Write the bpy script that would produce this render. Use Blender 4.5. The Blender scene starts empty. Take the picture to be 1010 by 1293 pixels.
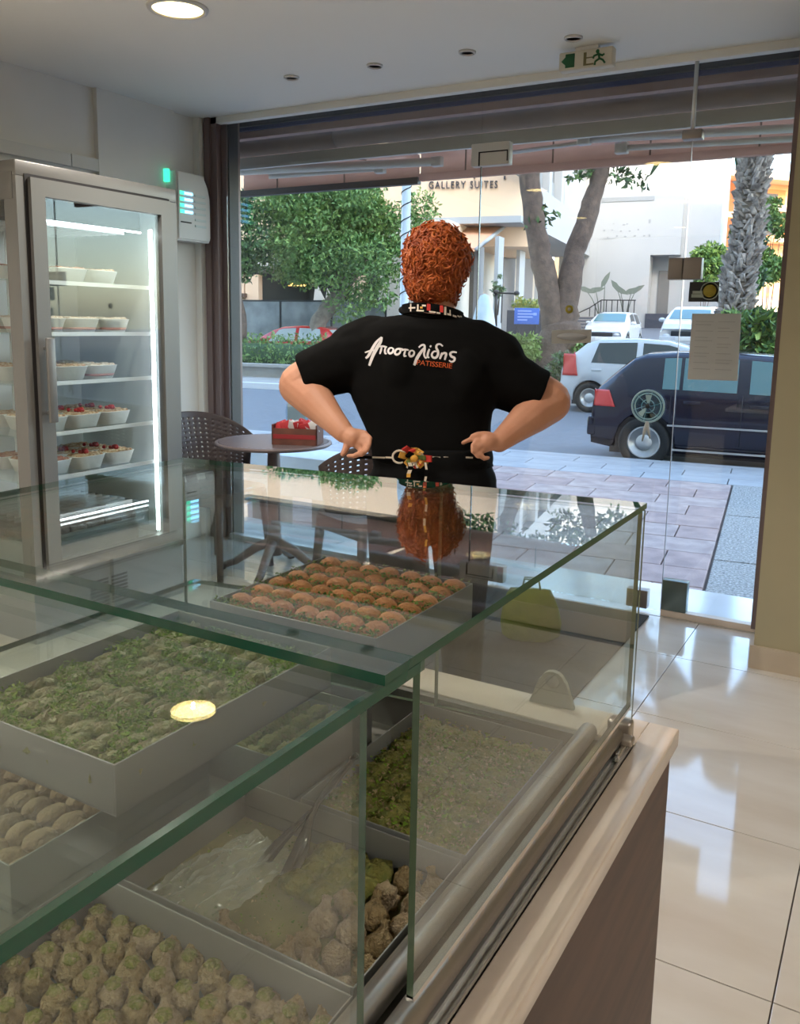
import bpy, bmesh, math, random
import numpy as np
from mathutils import Vector, Matrix, noise as mnoise
from mathutils.bvhtree import BVHTree

random.seed(7)
rng = np.random.default_rng(7)
scene = bpy.context.scene
COL = scene.collection
R = math.radians

# ------------------------------------------------------------------ camera
F_PX, CX, CY = 1089.6, 505.0, 583.9          # focal length and principal point in pixels of 1010x1293
YAW, PITCH, ROLL = R(30.04), R(9.143), R(1.0)
EYE = Vector((0.0, 0.0, 1.35))
_fw = Vector((-math.sin(YAW) * math.cos(PITCH), math.cos(YAW) * math.cos(PITCH), -math.sin(PITCH)))
_r0 = Vector((math.cos(YAW), math.sin(YAW), 0))
_u0 = _r0.cross(_fw)
_r = math.cos(ROLL) * _r0 + math.sin(ROLL) * _u0
_u = -math.sin(ROLL) * _r0 + math.cos(ROLL) * _u0
cam_data = bpy.data.cameras.new("camera")
cam = bpy.data.objects.new("camera", cam_data)
COL.objects.link(cam)
m3 = Matrix((_r, _u, -_fw)).transposed()
cam.matrix_world = Matrix.Translation(EYE) @ m3.to_4x4()
cam_data.sensor_fit = 'VERTICAL'
cam_data.sensor_height = 32.0
cam_data.sensor_width = 25.0
cam_data.lens = F_PX / 1293.0 * 32.0
cam_data.shift_y = (CY - 646.5) / 1293.0
cam_data.clip_start, cam_data.clip_end = 0.02, 400
scene.camera = cam

# ------------------------------------------------------------------ world, sun, exposure
SUN_EL = R(24)
world = bpy.data.worlds.new("world"); scene.world = world
world.use_nodes = True
wn = world.node_tree.nodes; wl = world.node_tree.links
bg = wn["Background"]
sky = wn.new("ShaderNodeTexSky")
sky.sky_type = 'NISHITA'; sky.sun_disc = False
sky.sun_elevation = SUN_EL; sky.sun_rotation = R(142)
sky.air_density = 1.0; sky.dust_density = 1.6; sky.ozone_density = 1.0
wl.new(sky.outputs[0], bg.inputs[0])
bg.inputs[1].default_value = 1.0
sun_d = bpy.data.lights.new("sun", 'SUN'); sun_d.energy = 5.0; sun_d.angle = R(0.6); sun_d.color = (1.0, 0.78, 0.56)
sun = bpy.data.objects.new("sun", sun_d); COL.objects.link(sun)
sd = Vector((-0.625 * math.cos(SUN_EL), 0.781 * math.cos(SUN_EL), -math.sin(SUN_EL)))
sun.rotation_euler = sd.to_track_quat('-Z', 'Y').to_euler()
sun.location = (0, -10, 30)
vs = scene.view_settings
vs.view_transform = 'Standard'; vs.look = 'None'; vs.gamma = 1.0; vs.exposure = 0.72
vs.use_curve_mapping = False
scene.cycles.transparent_max_bounces = 40
scene.cycles.max_bounces = 10
scene.cycles.caustics_reflective = False
scene.cycles.caustics_refractive = False
scene.cycles.sample_clamp_indirect = 6.0
LAMP_W = 10.5       # watts of each ceiling downlight

# ------------------------------------------------------------------ pixel helpers (1010x1293 frame -> points of the place)
def ray(x, y):
    return _fw * F_PX + _r * (x - CX) + _u * (CY - y)
def at(x, y, k):
    return EYE + ray(x, y) * (k / F_PX)
def onz(x, y, z):
    d = ray(x, y); return EYE + d * ((z - EYE.z) / d.z)
def ony(x, y, Y):
    d = ray(x, y); return EYE + d * (Y / d.y)
def onx(x, y, X):
    d = ray(x, y); return EYE + d * (X / d.x)

# ------------------------------------------------------------------ materials
MATS = {}
def mat(name, col, rough=0.5, metal=0.0, spec=0.5, noise=None, bump=None, emit=None, coat=0.0, wave=None, sheen=0.0, trans=0.0, world=False):
    m = bpy.data.materials.new(name); MATS[name] = m
    m.use_nodes = True
    nt = m.node_tree; n = nt.nodes; l = nt.links
    p = n["Principled BSDF"]
    c4 = (*col, 1.0)
    p.inputs["Base Color"].default_value = c4
    p.inputs["Roughness"].default_value = rough
    p.inputs["Metallic"].default_value = metal
    p.inputs["Specular IOR Level"].default_value = spec
    p.inputs["Coat Weight"].default_value = coat
    p.inputs["Sheen Weight"].default_value = sheen
    p.inputs["Transmission Weight"].default_value = trans
    if emit:
        p.inputs["Emission Color"].default_value = (*emit[0], 1); p.inputs["Emission Strength"].default_value = emit[1]
    tc = None
    if noise or bump or wave:
        tc = n.new("ShaderNodeTexCoord")
    if noise or wave:
        if noise:
            sc, col2, detail = noise[0], noise[1], (noise[2] if len(noise) > 2 else 4)
            mp = n.new("ShaderNodeMapping"); l.new(n.new("ShaderNodeNewGeometry").outputs["Position"] if world else tc.outputs["Object"], mp.inputs[0])
            if len(noise) > 3: mp.inputs["Scale"].default_value = noise[3]
            if len(noise) > 4: mp.inputs["Rotation"].default_value = noise[4]
            t = n.new("ShaderNodeTexNoise"); t.inputs["Scale"].default_value = sc; t.inputs["Detail"].default_value = detail
            l.new(mp.outputs[0], t.inputs["Vector"]); fac = t.outputs["Fac"]
        else:
            sc, col2 = wave[0], wave[1]
            mp = n.new("ShaderNodeMapping"); l.new(tc.outputs["Object"], mp.inputs[0])
            if len(wave) > 2: mp.inputs["Scale"].default_value = wave[2]
            t = n.new("ShaderNodeTexWave"); t.inputs["Scale"].default_value = sc; t.inputs["Distortion"].default_value = 6; t.inputs["Detail"].default_value = 3
            l.new(mp.outputs[0], t.inputs["Vector"]); fac = t.outputs["Fac"]
        r = n.new("ShaderNodeValToRGB")
        r.color_ramp.elements[0].position = 0.36; r.color_ramp.elements[0].color = c4
        r.color_ramp.elements[1].position = 0.66; r.color_ramp.elements[1].color = (*col2, 1)
        l.new(fac, r.inputs[0]); l.new(r.outputs[0], p.inputs["Base Color"])
    if bump:
        t2 = n.new("ShaderNodeTexNoise"); t2.inputs["Scale"].default_value = bump[0]; t2.inputs["Detail"].default_value = 5
        l.new(tc.outputs["Object"], t2.inputs["Vector"])
        b = n.new("ShaderNodeBump"); b.inputs["Strength"].default_value = bump[1]; b.inputs["Distance"].default_value = 0.02
        l.new(t2.outputs["Fac"], b.inputs["Height"]); l.new(b.outputs[0], p.inputs["Normal"])
    return m

def glass(name, tint, ior=1.5, gloss=(1, 1, 1), rough=0.0):
    """thin architectural glass: clear with Fresnel reflections, light passes straight through"""
    m = bpy.data.materials.new(name); MATS[name] = m
    m.use_nodes = True; nt = m.node_tree; n = nt.nodes; l = nt.links
    n.remove(n["Principled BSDF"]); out = n["Material Output"]
    tr = n.new("ShaderNodeBsdfTransparent"); tr.inputs[0].default_value = (*tint, 1)
    gl = n.new("ShaderNodeBsdfGlossy"); gl.inputs["Color"].default_value = (*gloss, 1); gl.inputs["Roughness"].default_value = rough
    fr = n.new("ShaderNodeFresnel"); geo = n.new("ShaderNodeNewGeometry")
    mi = n.new("ShaderNodeMix"); mi.data_type = 'FLOAT'
    l.new(geo.outputs["Backfacing"], mi.inputs[0]); mi.inputs[2].default_value = ior; mi.inputs[3].default_value = 1 / ior
    l.new(mi.outputs[0], fr.inputs["IOR"])
    mx = n.new("ShaderNodeMixShader"); l.new(fr.outputs[0], mx.inputs[0]); l.new(tr.outputs[0], mx.inputs[1]); l.new(gl.outputs[0], mx.inputs[2])
    l.new(mx.outputs[0], out.inputs["Surface"])
    return m

mat("wall_white", (0.80, 0.785, 0.735), 0.75, noise=(3, (0.76, 0.745, 0.695)))
mat("wall_dark", (0.13, 0.09, 0.07), 0.7)
mat("ceiling_white", (0.82, 0.805, 0.755), 0.8)
mat("olive_paint", (0.42, 0.37, 0.24), 0.7, noise=(2, (0.39, 0.345, 0.225)))
mat("tile_beige", (0.68, 0.635, 0.58), 0.055, spec=0.6, noise=(1.3, (0.57, 0.505, 0.435), 7, (1, 3.4, 1), (0, 0, 0.6)), world=True)
mat("grout", (0.13, 0.11, 0.10), 0.8)
mat("baseboard_beige", (0.56, 0.47, 0.36), 0.35, noise=(6, (0.5, 0.42, 0.32)))
mat("frame_brown", (0.20, 0.145, 0.138), 0.35, metal=0.25)
mat("frame_dark", (0.02, 0.016, 0.016), 0.5)
mat("steel", (0.55, 0.54, 0.52), 0.34, metal=0.7)
mat("steel_warm", (0.52, 0.475, 0.44), 0.30, metal=0.88, noise=(3, (0.46, 0.42, 0.385)))
mat("chrome", (0.75, 0.75, 0.75), 0.12, metal=1.0)
mat("aluminium", (0.62, 0.62, 0.60), 0.38, metal=0.8)
mat("patch_metal", (0.33, 0.29, 0.26), 0.35, metal=0.7)
mat("patch_light", (0.52, 0.50, 0.46), 0.45)
mat("fridge_grey", (0.20, 0.192, 0.18), 0.38, metal=0.35)
mat("fridge_inner", (0.62, 0.66, 0.66), 0.3, metal=0.3)
mat("fridge_base", (0.36, 0.36, 0.36), 0.45, metal=0.3)
mat("gasket_black", (0.012, 0.009, 0.009), 0.6)
mat("dark_slot", (0.03, 0.03, 0.03), 0.7)
mat("cream_marble", (0.74, 0.63, 0.54), 0.25, noise=(7, (0.68, 0.56, 0.47), 8))
mat("wood_brown", (0.125, 0.072, 0.052), 0.5, spec=0.3, noise=(5, (0.085, 0.05, 0.038), 6, (1, 1.0, 7), (0.6, 0, 0)))
mat("deck_steel", (0.30, 0.285, 0.26), 0.35, metal=0.6)
mat("glass_edge", (0.005, 0.085, 0.045), 0.10, spec=0.6)
mat("glass_edge_light", (0.10, 0.15, 0.095), 0.15, spec=0.7)
mat("white_plastic", (0.66, 0.65, 0.62), 0.4)
mat("grey_plastic", (0.40, 0.39, 0.35), 0.5)
mat("tray_grey", (0.30, 0.295, 0.285), 0.42, metal=0.35)
mat("marble_white", (0.72, 0.74, 0.76), 0.13, noise=(4, (0.64, 0.66, 0.70), 6))
mat("mat_charcoal", (0.035, 0.031, 0.028), 0.9, bump=(300, 0.6))
mat("paver_pink", (0.47, 0.335, 0.30), 0.8, noise=(5, (0.33, 0.235, 0.22), 5), bump=(60, 0.25))
mat("paver_pink_worn", (0.52, 0.40, 0.36), 0.8, noise=(5, (0.36, 0.27, 0.25), 5), bump=(60, 0.25))
mat("paver_grey", (0.42, 0.42, 0.43), 0.75, noise=(4, (0.36, 0.36, 0.37), 5))
mat("pebble_slab", (0.20, 0.195, 0.185), 0.85, noise=(55, (0.50, 0.49, 0.47), 3), bump=(70, 0.7))
mat("sand_joint", (0.16, 0.135, 0.125), 0.95)
mat("asphalt", (0.185, 0.195, 0.215), 0.75, noise=(9, (0.165, 0.172, 0.19), 6), bump=(90, 0.3))
mat("concrete", (0.42, 0.40, 0.37), 0.85, noise=(3, (0.35, 0.33, 0.30), 6))
mat("kerb_white", (0.78, 0.79, 0.80), 0.7)
mat("soil", (0.16, 0.12, 0.085), 0.95, noise=(8, (0.11, 0.085, 0.06)))
mat("awning_cloth", (0.62, 0.44, 0.37), 0.85, noise=(2.5, (0.56, 0.39, 0.33), 3), bump=(6, 0.2), trans=0.0)
mat("awning_roll", (0.20, 0.145, 0.115), 0.85, noise=(4, (0.16, 0.115, 0.09)))
mat("awning_metal", (0.50, 0.50, 0.47), 0.45, metal=0.2)
mat("navy_board", (0.016, 0.017, 0.026), 0.5)
mat("blue_strip", (0.022, 0.03, 0.13), 0.5)
mat("pink_strip", (0.34, 0.235, 0.22), 0.7)
mat("rubber", (0.018, 0.018, 0.018), 0.8)

# ------------------------------------------------------------------ geometry helpers
class MB:
    """collects shapes into ONE mesh"""
    def __init__(s): s.v = []; s.f = []; s.m = []; s.sm = []
    def add(s, vs, fs, mi=0, smooth=False):
        b = len(s.v); s.v.extend([tuple(p) for p in vs])
        for f in fs:
            s.f.append(tuple(b + i for i in f)); s.m.append(mi); s.sm.append(smooth)
        return s
    def box(s, lo, hi, mi=0, M=None):
        x0, y0, z0 = lo; x1, y1, z1 = hi
        vs = [(x0,y0,z0),(x1,y0,z0),(x1,y1,z0),(x0,y1,z0),(x0,y0,z1),(x1,y0,z1),(x1,y1,z1),(x0,y1,z1)]
        if M is not None: vs = [M @ Vector(p) for p in vs]
        return s.add(vs, [(0,3,2,1),(4,5,6,7),(0,1,5,4),(1,2,6,5),(2,3,7,6),(3,0,4,7)], mi)
    def bevbox(s, lo, hi, b, mi=0, M=None, smooth=True):
        """box with chamfered edges"""
        bm = bmesh.new(); bmesh.ops.create_cube(bm, size=1)
        sx, sy, sz = (hi[i] - lo[i] for i in range(3)); c = [(hi[i] + lo[i]) / 2 for i in range(3)]
        for v in bm.verts: v.co = Vector((v.co.x * sx + c[0], v.co.y * sy + c[1], v.co.z * sz + c[2]))
        bmesh.ops.bevel(bm, geom=bm.edges[:], offset=b, segments=2, profile=0.5, affect='EDGES')
        bm.verts.index_update()
        vs = [(M @ v.co) if M is not None else v.co.copy() for v in bm.verts]
        s.add(vs, [[v.index for v in f.verts] for f in bm.faces], mi, smooth); bm.free(); return s
    def tube(s, pts, r, n=10, mi=0, caps=True, smooth=True, closed=False):
        pts = [Vector(p) for p in pts]; N = len(pts)
        rs = r if isinstance(r, (list, tuple)) else [r] * N
        vs = []; up = None
        for i, p in enumerate(pts):
            if closed: t = pts[(i + 1) % N] - pts[i - 1]
            else: t = pts[min(i + 1, N - 1)] - pts[max(i - 1, 0)]
            t.normalize()
            if up is None:
                up = Vector((0, 0, 1)) if abs(t.z) < 0.9 else Vector((1, 0, 0))
            a = t.cross(up)
            if a.length < 1e-5: a = t.orthogonal()
            a.normalize(); up = a.cross(t).normalized()
            for k in range(n):
                th = 2 * math.pi * k / n
                vs.append(p + a * (math.cos(th) * rs[i]) + up * (math.sin(th) * rs[i]))
        fs = []
        for i in range(N if closed else N - 1):
            for k in range(n):
                a0 = i * n + k; a1 = i * n + (k + 1) % n; j = (i + 1) % N
                fs.append((a0, a1, j * n + (k + 1) % n, j * n + k))
        if caps and not closed:
            fs.append(tuple(range(n - 1, -1, -1))); fs.append(tuple((N - 1) * n + k for k in range(n)))
        return s.add(vs, fs, mi, smooth)
    def lathe(s, prof, n=24, mi=0, M=None, smooth=True, sx=1.0, sy=1.0, power=2.0):
        """prof = [(r, z)...] turned round z; power>2 gives a rounded-square outline"""
        vs = []; fs = []; N = len(prof)
        for r_, z in prof:
            for k in range(n):
                th = 2 * math.pi * k / n; c, q = math.cos(th), math.sin(th)
                if power != 2.0:
                    d = (abs(c) ** power + abs(q) ** power) ** (-1 / power)
                else: d = 1
                p = Vector((c * d * r_ * sx, q * d * r_ * sy, z)); vs.append(M @ p if M is not None else p)
        for i in range(N - 1):
            for k in range(n):
                fs.append((i * n + k, i * n + (k + 1) % n, (i + 1) * n + (k + 1) % n, (i + 1) * n + k))
        if prof[0][0] > 1e-6: fs.append(tuple(range(n - 1, -1, -1)))
        if prof[-1][0] > 1e-6: fs.append(tuple((N - 1) * n + k for k in range(n)))
        return s.add(vs, fs, mi, smooth)
    def ell(s, c, rad, n=12, m=8, mi=0, M=None):
        prof = [(max(1e-7, math.sin(math.pi * i / m)), -math.cos(math.pi * i / m)) for i in range(m + 1)]
        T = Matrix.Translation(Vector(c)) @ (M if M is not None else Matrix.Identity(4)) @ Matrix.Diagonal((*rad, 1))
        return s.lathe(prof, n, mi, T)
    def prism(s, poly, z0, z1, mi=0, M=None):
        """poly in xy, extruded along z"""
        n = len(poly)
        vs = [Vector((x, y, z0)) for x, y in poly] + [Vector((x, y, z1)) for x, y in poly]
        if M is not None: vs = [M @ p for p in vs]
        fs = [tuple(range(n - 1, -1, -1)), tuple(range(n, 2 * n))] + [(i, (i + 1) % n, n + (i + 1) % n, n + i) for i in range(n)]
        return s.add(vs, fs, mi)
    def mesh(s, name, mats):
        me = bpy.data.meshes.new(name); me.from_pydata(s.v, [], s.f)
        for m in (mats if isinstance(mats, (list, tuple)) else [mats]): me.materials.append(MATS[m])
        me.polygons.foreach_set("material_index", s.m); me.polygons.foreach_set("use_smooth", s.sm)
        me.update(); return me
    def build(s, name, mats, parent=None, M=None):
        return link(name, s.mesh(name, mats), parent, M)

def link(name, data, parent=None, M=None):
    o = bpy.data.objects.new(name, data); COL.objects.link(o)
    if M is not None: o.matrix_world = M
    if parent is not None: o.parent = parent
    return o
def tag(o, label=None, cat=None, group=None, kind=None):
    if label: o["label"] = label
    if cat: o["category"] = cat
    if group: o["group"] = group
    if kind: o["kind"] = kind
    return o
def thing(name, label, cat, loc=(0, 0, 0), rz=0.0, group=None):
    o = link(name, None); o.location = loc; o.rotation_euler = (0, 0, rz); o.empty_display_size = 0.1
    return tag(o, label, cat, group)
def struct(o): o["kind"] = "structure"; return o
def dup(root, label=None, loc=None, rz=None):
    """copy a thing with its parts and sub-parts"""
    r = root.copy(); COL.objects.link(r)
    if loc is not None: r.location = loc
    if rz is not None: r.rotation_euler = (0, 0, rz)
    if label: r["label"] = label
    for ch in list(root.children):
        c = ch.copy(); COL.objects.link(c); c.parent = r
        for g in list(ch.children):
            d = g.copy(); COL.objects.link(d); d.parent = c
    return r
def eval_mesh(o, name):
    """bake an object's modifiers into a plain mesh"""
    dg = bpy.context.evaluated_depsgraph_get(); dg.update()
    me = bpy.data.meshes.new_from_object(o.evaluated_get(dg)); me.name = name; return me
def fuse(mb, name, material, voxel, smooth=6, parent=None):
    """grow ONE continuous skin over overlapping shapes"""
    me = mb.mesh(name + "_raw", material); o = bpy.data.objects.new(name + "_raw", me); COL.objects.link(o)
    r = o.modifiers.new("remesh", 'REMESH'); r.mode = 'VOXEL'; r.voxel_size = voxel; r.use_smooth_shade = True
    if smooth:
        sm = o.modifiers.new("smooth", 'SMOOTH'); sm.factor = 0.5; sm.iterations = smooth
    out = eval_mesh(o, name); bpy.data.objects.remove(o); bpy.data.meshes.remove(me)
    out.materials.clear(); out.materials.append(MATS[material])
    out.polygons.foreach_set("use_smooth", [True] * len(out.polygons))
    return link(name, out, parent)
def glyphs(body, size, align='LEFT', extrude=0.0, shear=0.0, spacing=1.0, font=None):
    """mesh of a line of lettering in the xy plane"""
    c = bpy.data.curves.new("text", 'FONT'); c.body = body; c.size = size; c.align_x = align; c.extrude = extrude; c.shear = shear
    c.space_character = spacing; c.resolution_u = 3
    o = bpy.data.objects.new("text", c); COL.objects.link(o)
    me = eval_mesh(o, "lettering"); bpy.data.objects.remove(o); bpy.data.curves.remove(c)
    return me
ORD = ["first", "second", "third", "fourth", "fifth", "sixth", "seventh", "eighth", "ninth", "tenth", "eleventh", "twelfth", "thirteenth", "fourteenth", "fifteenth"]
def rot_to(a, b):
    return (b - a).to_track_quat('Z', 'Y').to_matrix().to_4x4()
def capsule(mb, a, b, ra, rb, n=14, mi=0):
    a = Vector(a); b = Vector(b); d = (b - a); L = d.length
    prof = []
    for i in range(5): t = math.pi / 2 * i / 4; prof.append((max(1e-6, ra * math.sin(t)), -ra * math.cos(t)))
    for i in range(5): t = math.pi / 2 * i / 4; prof.append((max(1e-6, rb * math.cos(t)), L + rb * math.sin(t)))
    M = Matrix.Translation(a) @ d.to_track_quat('Z', 'Y').to_matrix().to_4x4()
    mb.lathe(prof, n, mi, M)
def frame_of(o, ex, ey, ez):
    M = Matrix((ex, ey, ez)).transposed().to_4x4(); M.translation = o; return M

# ------------------------------------------------------------------ the shop's shell
XL, XR_, YG, ZC = -3.749, -0.478, 4.05, 2.52      # left wall, right frame, shop glass, ceiling
YB, XE = -3.6, 2.6                                # back and far right of the room
GZ, RZ = -0.25, -0.38                             # pavement and road levels

fl = MB(); fl.box((XL - 0.2, YB - 0.2, -0.12), (XE + 0.2, YG - 0.02, -0.006)); floor = struct(fl.build("floor", "grout"))
T = 0.6
tile_mesh = MB().bevbox((-0.2985, -0.2985, -0.012), (0.2985, 0.2985, 0.0), 0.0012, smooth=False).mesh("tile", "tile_beige")
x_j = [-0.709 + T * i for i in range(-5, 6)]      # tile joints, measured on the photographed floor
y_j = [4.05 - 0.51 - T * i for i in range(0, 13)]
def tile_patch(x0, x1, y0, y1):
    full = abs(x1 - x0 - T) < 0.01 and abs(y1 - y0 - T) < 0.01
    if full:
        o = link("tile", tile_mesh, floor); o.location = ((x0 + x1) / 2, (y0 + y1) / 2, 0)
    else:
        MB().box((x0 + .0015, y0 + .0015, -0.012), (x1 - .0015, y1 - .0015, 0.0)).build("tile", "tile_beige", floor)
xs = [XL] + [x for x in x_j if XL < x < 1.2]
ys = [YG - 0.025] + [y for y in y_j if y > -1.2]
for i in range(len(xs) - 1):
    for j in range(len(ys) - 1):
        if xs[i + 1] > -0.45 and ys[j] > 3.62:     # under the right pier
            if xs[i] > -0.45: continue
        tile_patch(xs[i], xs[i + 1], ys[j + 1], ys[j])
MB().box((XL, YB, -0.012), (XE, ys[-1] - .003, -0.001)).build("tile_field", "tile_beige", floor)
MB().box((xs[-1] + .003, ys[-1], -0.012), (XE, YG - .03, -0.001)).build("tile_field", "tile_beige", floor)

ceil_m = MB(); ceil_m.box((XL - 0.2, YB - 0.2, ZC), (XE + 0.2, YG + 0.02, ZC + 0.1)); ceiling = struct(ceil_m.build("ceiling", "ceiling_white"))
w = MB(); w.box((XL - 0.2, YB - 0.2, -0.1), (XL, YG + 0.05, ZC + 0.08)); wall_left = struct(w.build("wall_left", "wall_white"))
w = MB(); w.box((XL - 0.2, YB - 0.2, -0.1), (XE + 0.2, YB, ZC + 0.08)); struct(w.build("wall_back", "wall_dark"))
w = MB(); w.box((XE, YB - 0.2, -0.1), (XE + 0.2, YG, ZC + 0.08)); struct(w.build("wall_right", "olive_paint"))
# pier at the right of the glass front: a thick olive wall end with its skirting
PX0 = onz(950, 845, 0.09).x
pw = MB(); pw.box((-0.418, 3.60, -0.01), (XE + .02, YG + 0.2, ZC + 0.02)); struct(pw.build("wall_front", "olive_paint"))
bb = MB(); bb.box((-0.430, 3.588, 0.0), (XE, 3.60, 0.095)); bb.box((-0.430, 3.600, 0.0), (-0.418, 4.0, 0.095)); struct(bb.build("baseboard_front", "baseboard_beige"))
# slim steps in the left wall near the glass: a shallow boxed pier
w = MB(); w.box((XL - .01, 3.25, 0), (XL + 0.03, 3.80, ZC)); w.box((XL - .01, 3.98, 0), (XL + .045, 4.05, ZC))
struct(w.build("trim_1", "wall_white"))
tr = MB(); tr.box((XL, YG - 0.03, ZC - 0.035), (-0.42, YG + 0.02, ZC + .002)); struct(tr.build("trim_2", "wall_white"))   # cornice over the glass
# white cable trunking along the left wall
ck = MB()
for a_, b_ in ((0.4, 3.075), (3.082, 3.70)):
    ck.box((XL, a_, 2.105), (XL + 0.028, b_, 2.165))
struct(ck.build("trim_3", "white_plastic"))

# ------------------------------------------------------------------ window_1: the glass front
glass("pane_clear", (0.955, 0.975, 0.965))
win = struct(link("window_1", None)); win.location = (0, 0, 0)
f = MB()
f.box((XL + .0, YG - .03, 0), (XL + .145, YG + .09, ZC)); f.box((XL + .145, YG + .01, 0), (XL + .185, YG + .13, ZC)); f.box((XL + .06, YG - .045, 0), (XL + .10, YG - .03, ZC))
f.build("frame_post", "frame_brown", win)
MB().box((XL + .186, YG + .02, 0), (XL + .196, YG + .10, ZC)).build("frame_gasket", "frame_dark", win)
f = MB(); f.box((-0.486, YG - .03, 0.02), (-0.418, YG + .08, ZC)); f.build("frame_post", "frame_brown", win)
GT = 0.010
MB().box((XL + .19, YG, 0.03), (-1.912, YG + GT, ZC - .002)).build("pane", "pane_clear", win)
MB().box((-0.890, YG, 0.03), (-0.487, YG + GT, ZC - .002)).build("pane", "pane_clear", win)
MB().box((-1.909, YG, 2.185), (-0.893, YG + GT, ZC - .002)).build("transom_pane", "pane_clear", win)
for x0, x1 in ((XL + .19, -1.912), (-0.890, -0.418)):
    s_ = MB(); s_.box((x0, YG - .018, 0.0), (x1, YG + .03, 0.032)); s_.build("sill", "cream_marble" if x0 > -1 else "aluminium", win)
# rod from ceiling to the pivot at the top of the right seam
rp = MB(); rp.tube([(-0.893, YG - .012, ZC), (-0.893, YG - .012, 2.20)], 0.009, 10); rp.build("rod", "aluminium", win)
MB().bevbox((-0.935, YG - .025, 2.165), (-0.85, YG + .03, 2.205), .004).build("rod_clamp", "patch_metal", win)
# glass door between the seams
door = struct(link("door_1", None))
MB().box((-1.906, YG, 0.02), (-0.896, YG + GT, 2.180)).build("pane", "pane_clear", door)
MB().box((-1.9095, YG - .001, .02), (-1.9065, YG + GT + .001, 2.18)).build("pane_edge", "frame_dark", door); MB().box((-0.8950, YG - .001, .02), (-0.8935, YG + GT + .001, 2.18)).build("pane_edge", "patch_metal", door)
ph = MB(); ph.bevbox((-1.955, YG - .018, 2.125), (-1.752, YG + .028, 2.232), .003); ph.build("patch_hinge", "patch_light", door)
g2 = MB(); g2.box((-1.914, YG - .020, 2.125), (-1.906, YG - .0175, 2.19)); g2.box((-1.914, YG - .020, 2.186), (-1.758, YG - .0175, 2.192)); g2.box((-1.763, YG - .020, 2.14), (-1.757, YG - .0175, 2.192)); g2.build("hinge_gap", "gasket_black", door)
mat("patch_plate", (0.16, 0.20, 0.19), 0.3, metal=0.6)
MB().bevbox((-0.889, YG - .02, 0.033), (-0.775, YG + .03, 0.180), .003).build("patch_fitting", "patch_plate", win)
MB().bevbox((-1.055, YG - .02, 0.022), (-0.955, YG + .03, 0.110), .003).build("patch_fitting", "patch_metal", door)
MB().bevbox((-1.80, YG - .02, 0.022), (-1.70, YG + .03, 0.110), .003).build("patch_fitting", "patch_metal", door)
mat("lock_taupe", (0.30, 0.255, 0.225), 0.5, metal=0.2)
MB().bevbox((-0.958, YG - .02, 1.566), (-0.895, YG + .028, 1.661), .003).build("lock_plate", "lock_taupe", door)
MB().bevbox((-0.892, YG - .02, 1.566), (-0.814, YG + .028, 1.661), .003).build("lock_plate", "lock_taupe", win)

# outer marble step and the ground in front of it
mb = MB(); mb.box((XL - 1.5, YG + .03, -0.30), (0.9, 4.572, -0.004)); struct(mb.build("threshold_step", "marble_white"))
th = MB(); th.box((XL + .2, YG - .03, -0.01), (-0.42, YG + .028, 0.002)); struct(th.build("threshold", "aluminium"))

# ------------------------------------------------------------------ awning outside the glass
def awning(name, label, x0, x1, zf, dark_bar):
    t = thing(name, label, "awning", ((x0 + x1) / 2, 4.45, 2.52))
    ox, oy, oz = t.location
    n = 24; m_ = 14; vs = []; fs = []
    for i in range(n + 1):
        for j in range(m_ + 1):
            u_ = i / n; v_ = j / m_
            x = x0 + (x1 - x0) * u_ - ox; y = 4.46 + 1.02 * v_ - oy
            sag = -0.035 * math.sin(math.pi * v_) + 0.012 * math.sin(u_ * 17 + v_ * 3) * math.sin(math.pi * v_)
            vs.append((x, y, 2.54 + (zf + .168 - 2.54) * v_ + sag - oz))
    for i in range(n):
        for j in range(m_):
            a = i * (m_ + 1) + j; fs.append((a, a + m_ + 1, a + m_ + 2, a + 1))
    c = MB().add(vs, fs, 0, True).build("canvas", "awning_cloth", t)
    so = c.modifiers.new("thick", 'SOLIDIFY'); so.thickness = 0.004
    for xx in np.arange(x0 + .55, x1 - .1, .62):
        pts = [(xx - ox, 4.50 + .95 * k / 8 - oy, 2.535 + (zf + .168 - 2.535) * (.04 + .93 * k / 8) - .036 * math.sin(math.pi * k / 8) - .008 - oz) for k in range(9)]
        MB().tube(pts, 0.008, 5).build("seam", "awning_roll", t)
    r_ = MB(); r_.tube([(x0 - ox, 0.0, -0.085), (x1 - ox, 0.0, -0.085)], 0.058, 16); r_.build("roller", "awning_roll", t)
    vv = []; nv = 60
    for i in range(nv + 1):
        x = x0 + (x1 - x0) * i / nv; wv = .010 * math.sin(x * 9) + .006 * math.sin(x * 23 + 1)
        vv += [(x - ox, 1.035 + wv, zf + .17 - oz), (x - ox, 1.035 + wv * .5, zf - oz)]
    va = MB().add(vv, [(2 * i, 2 * i + 1, 2 * i + 3, 2 * i + 2) for i in range(nv)], 0, True).build("valance", "awning_cloth", t)
    so = va.modifiers.new("thick", 'SOLIDIFY'); so.thickness = .003
    for xx in np.arange(x0 + .35, x1 - .1, .62):
        MB().box((xx - .005 - ox, 1.020, zf + .005 - oz), (xx + .005 - ox, 1.026, zf + .165 - oz)).build("valance_seam", "awning_roll", va)
    v = MB(); v.box((x0 - ox, 1.005, zf - .03 - oz), (x1 - ox, 1.055, zf + .015 - oz)); v.build("front_bar", "frame_dark" if dark_bar else "awning_cloth", t)
    return t
xm = ony(531, 235, 5.5).x
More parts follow.
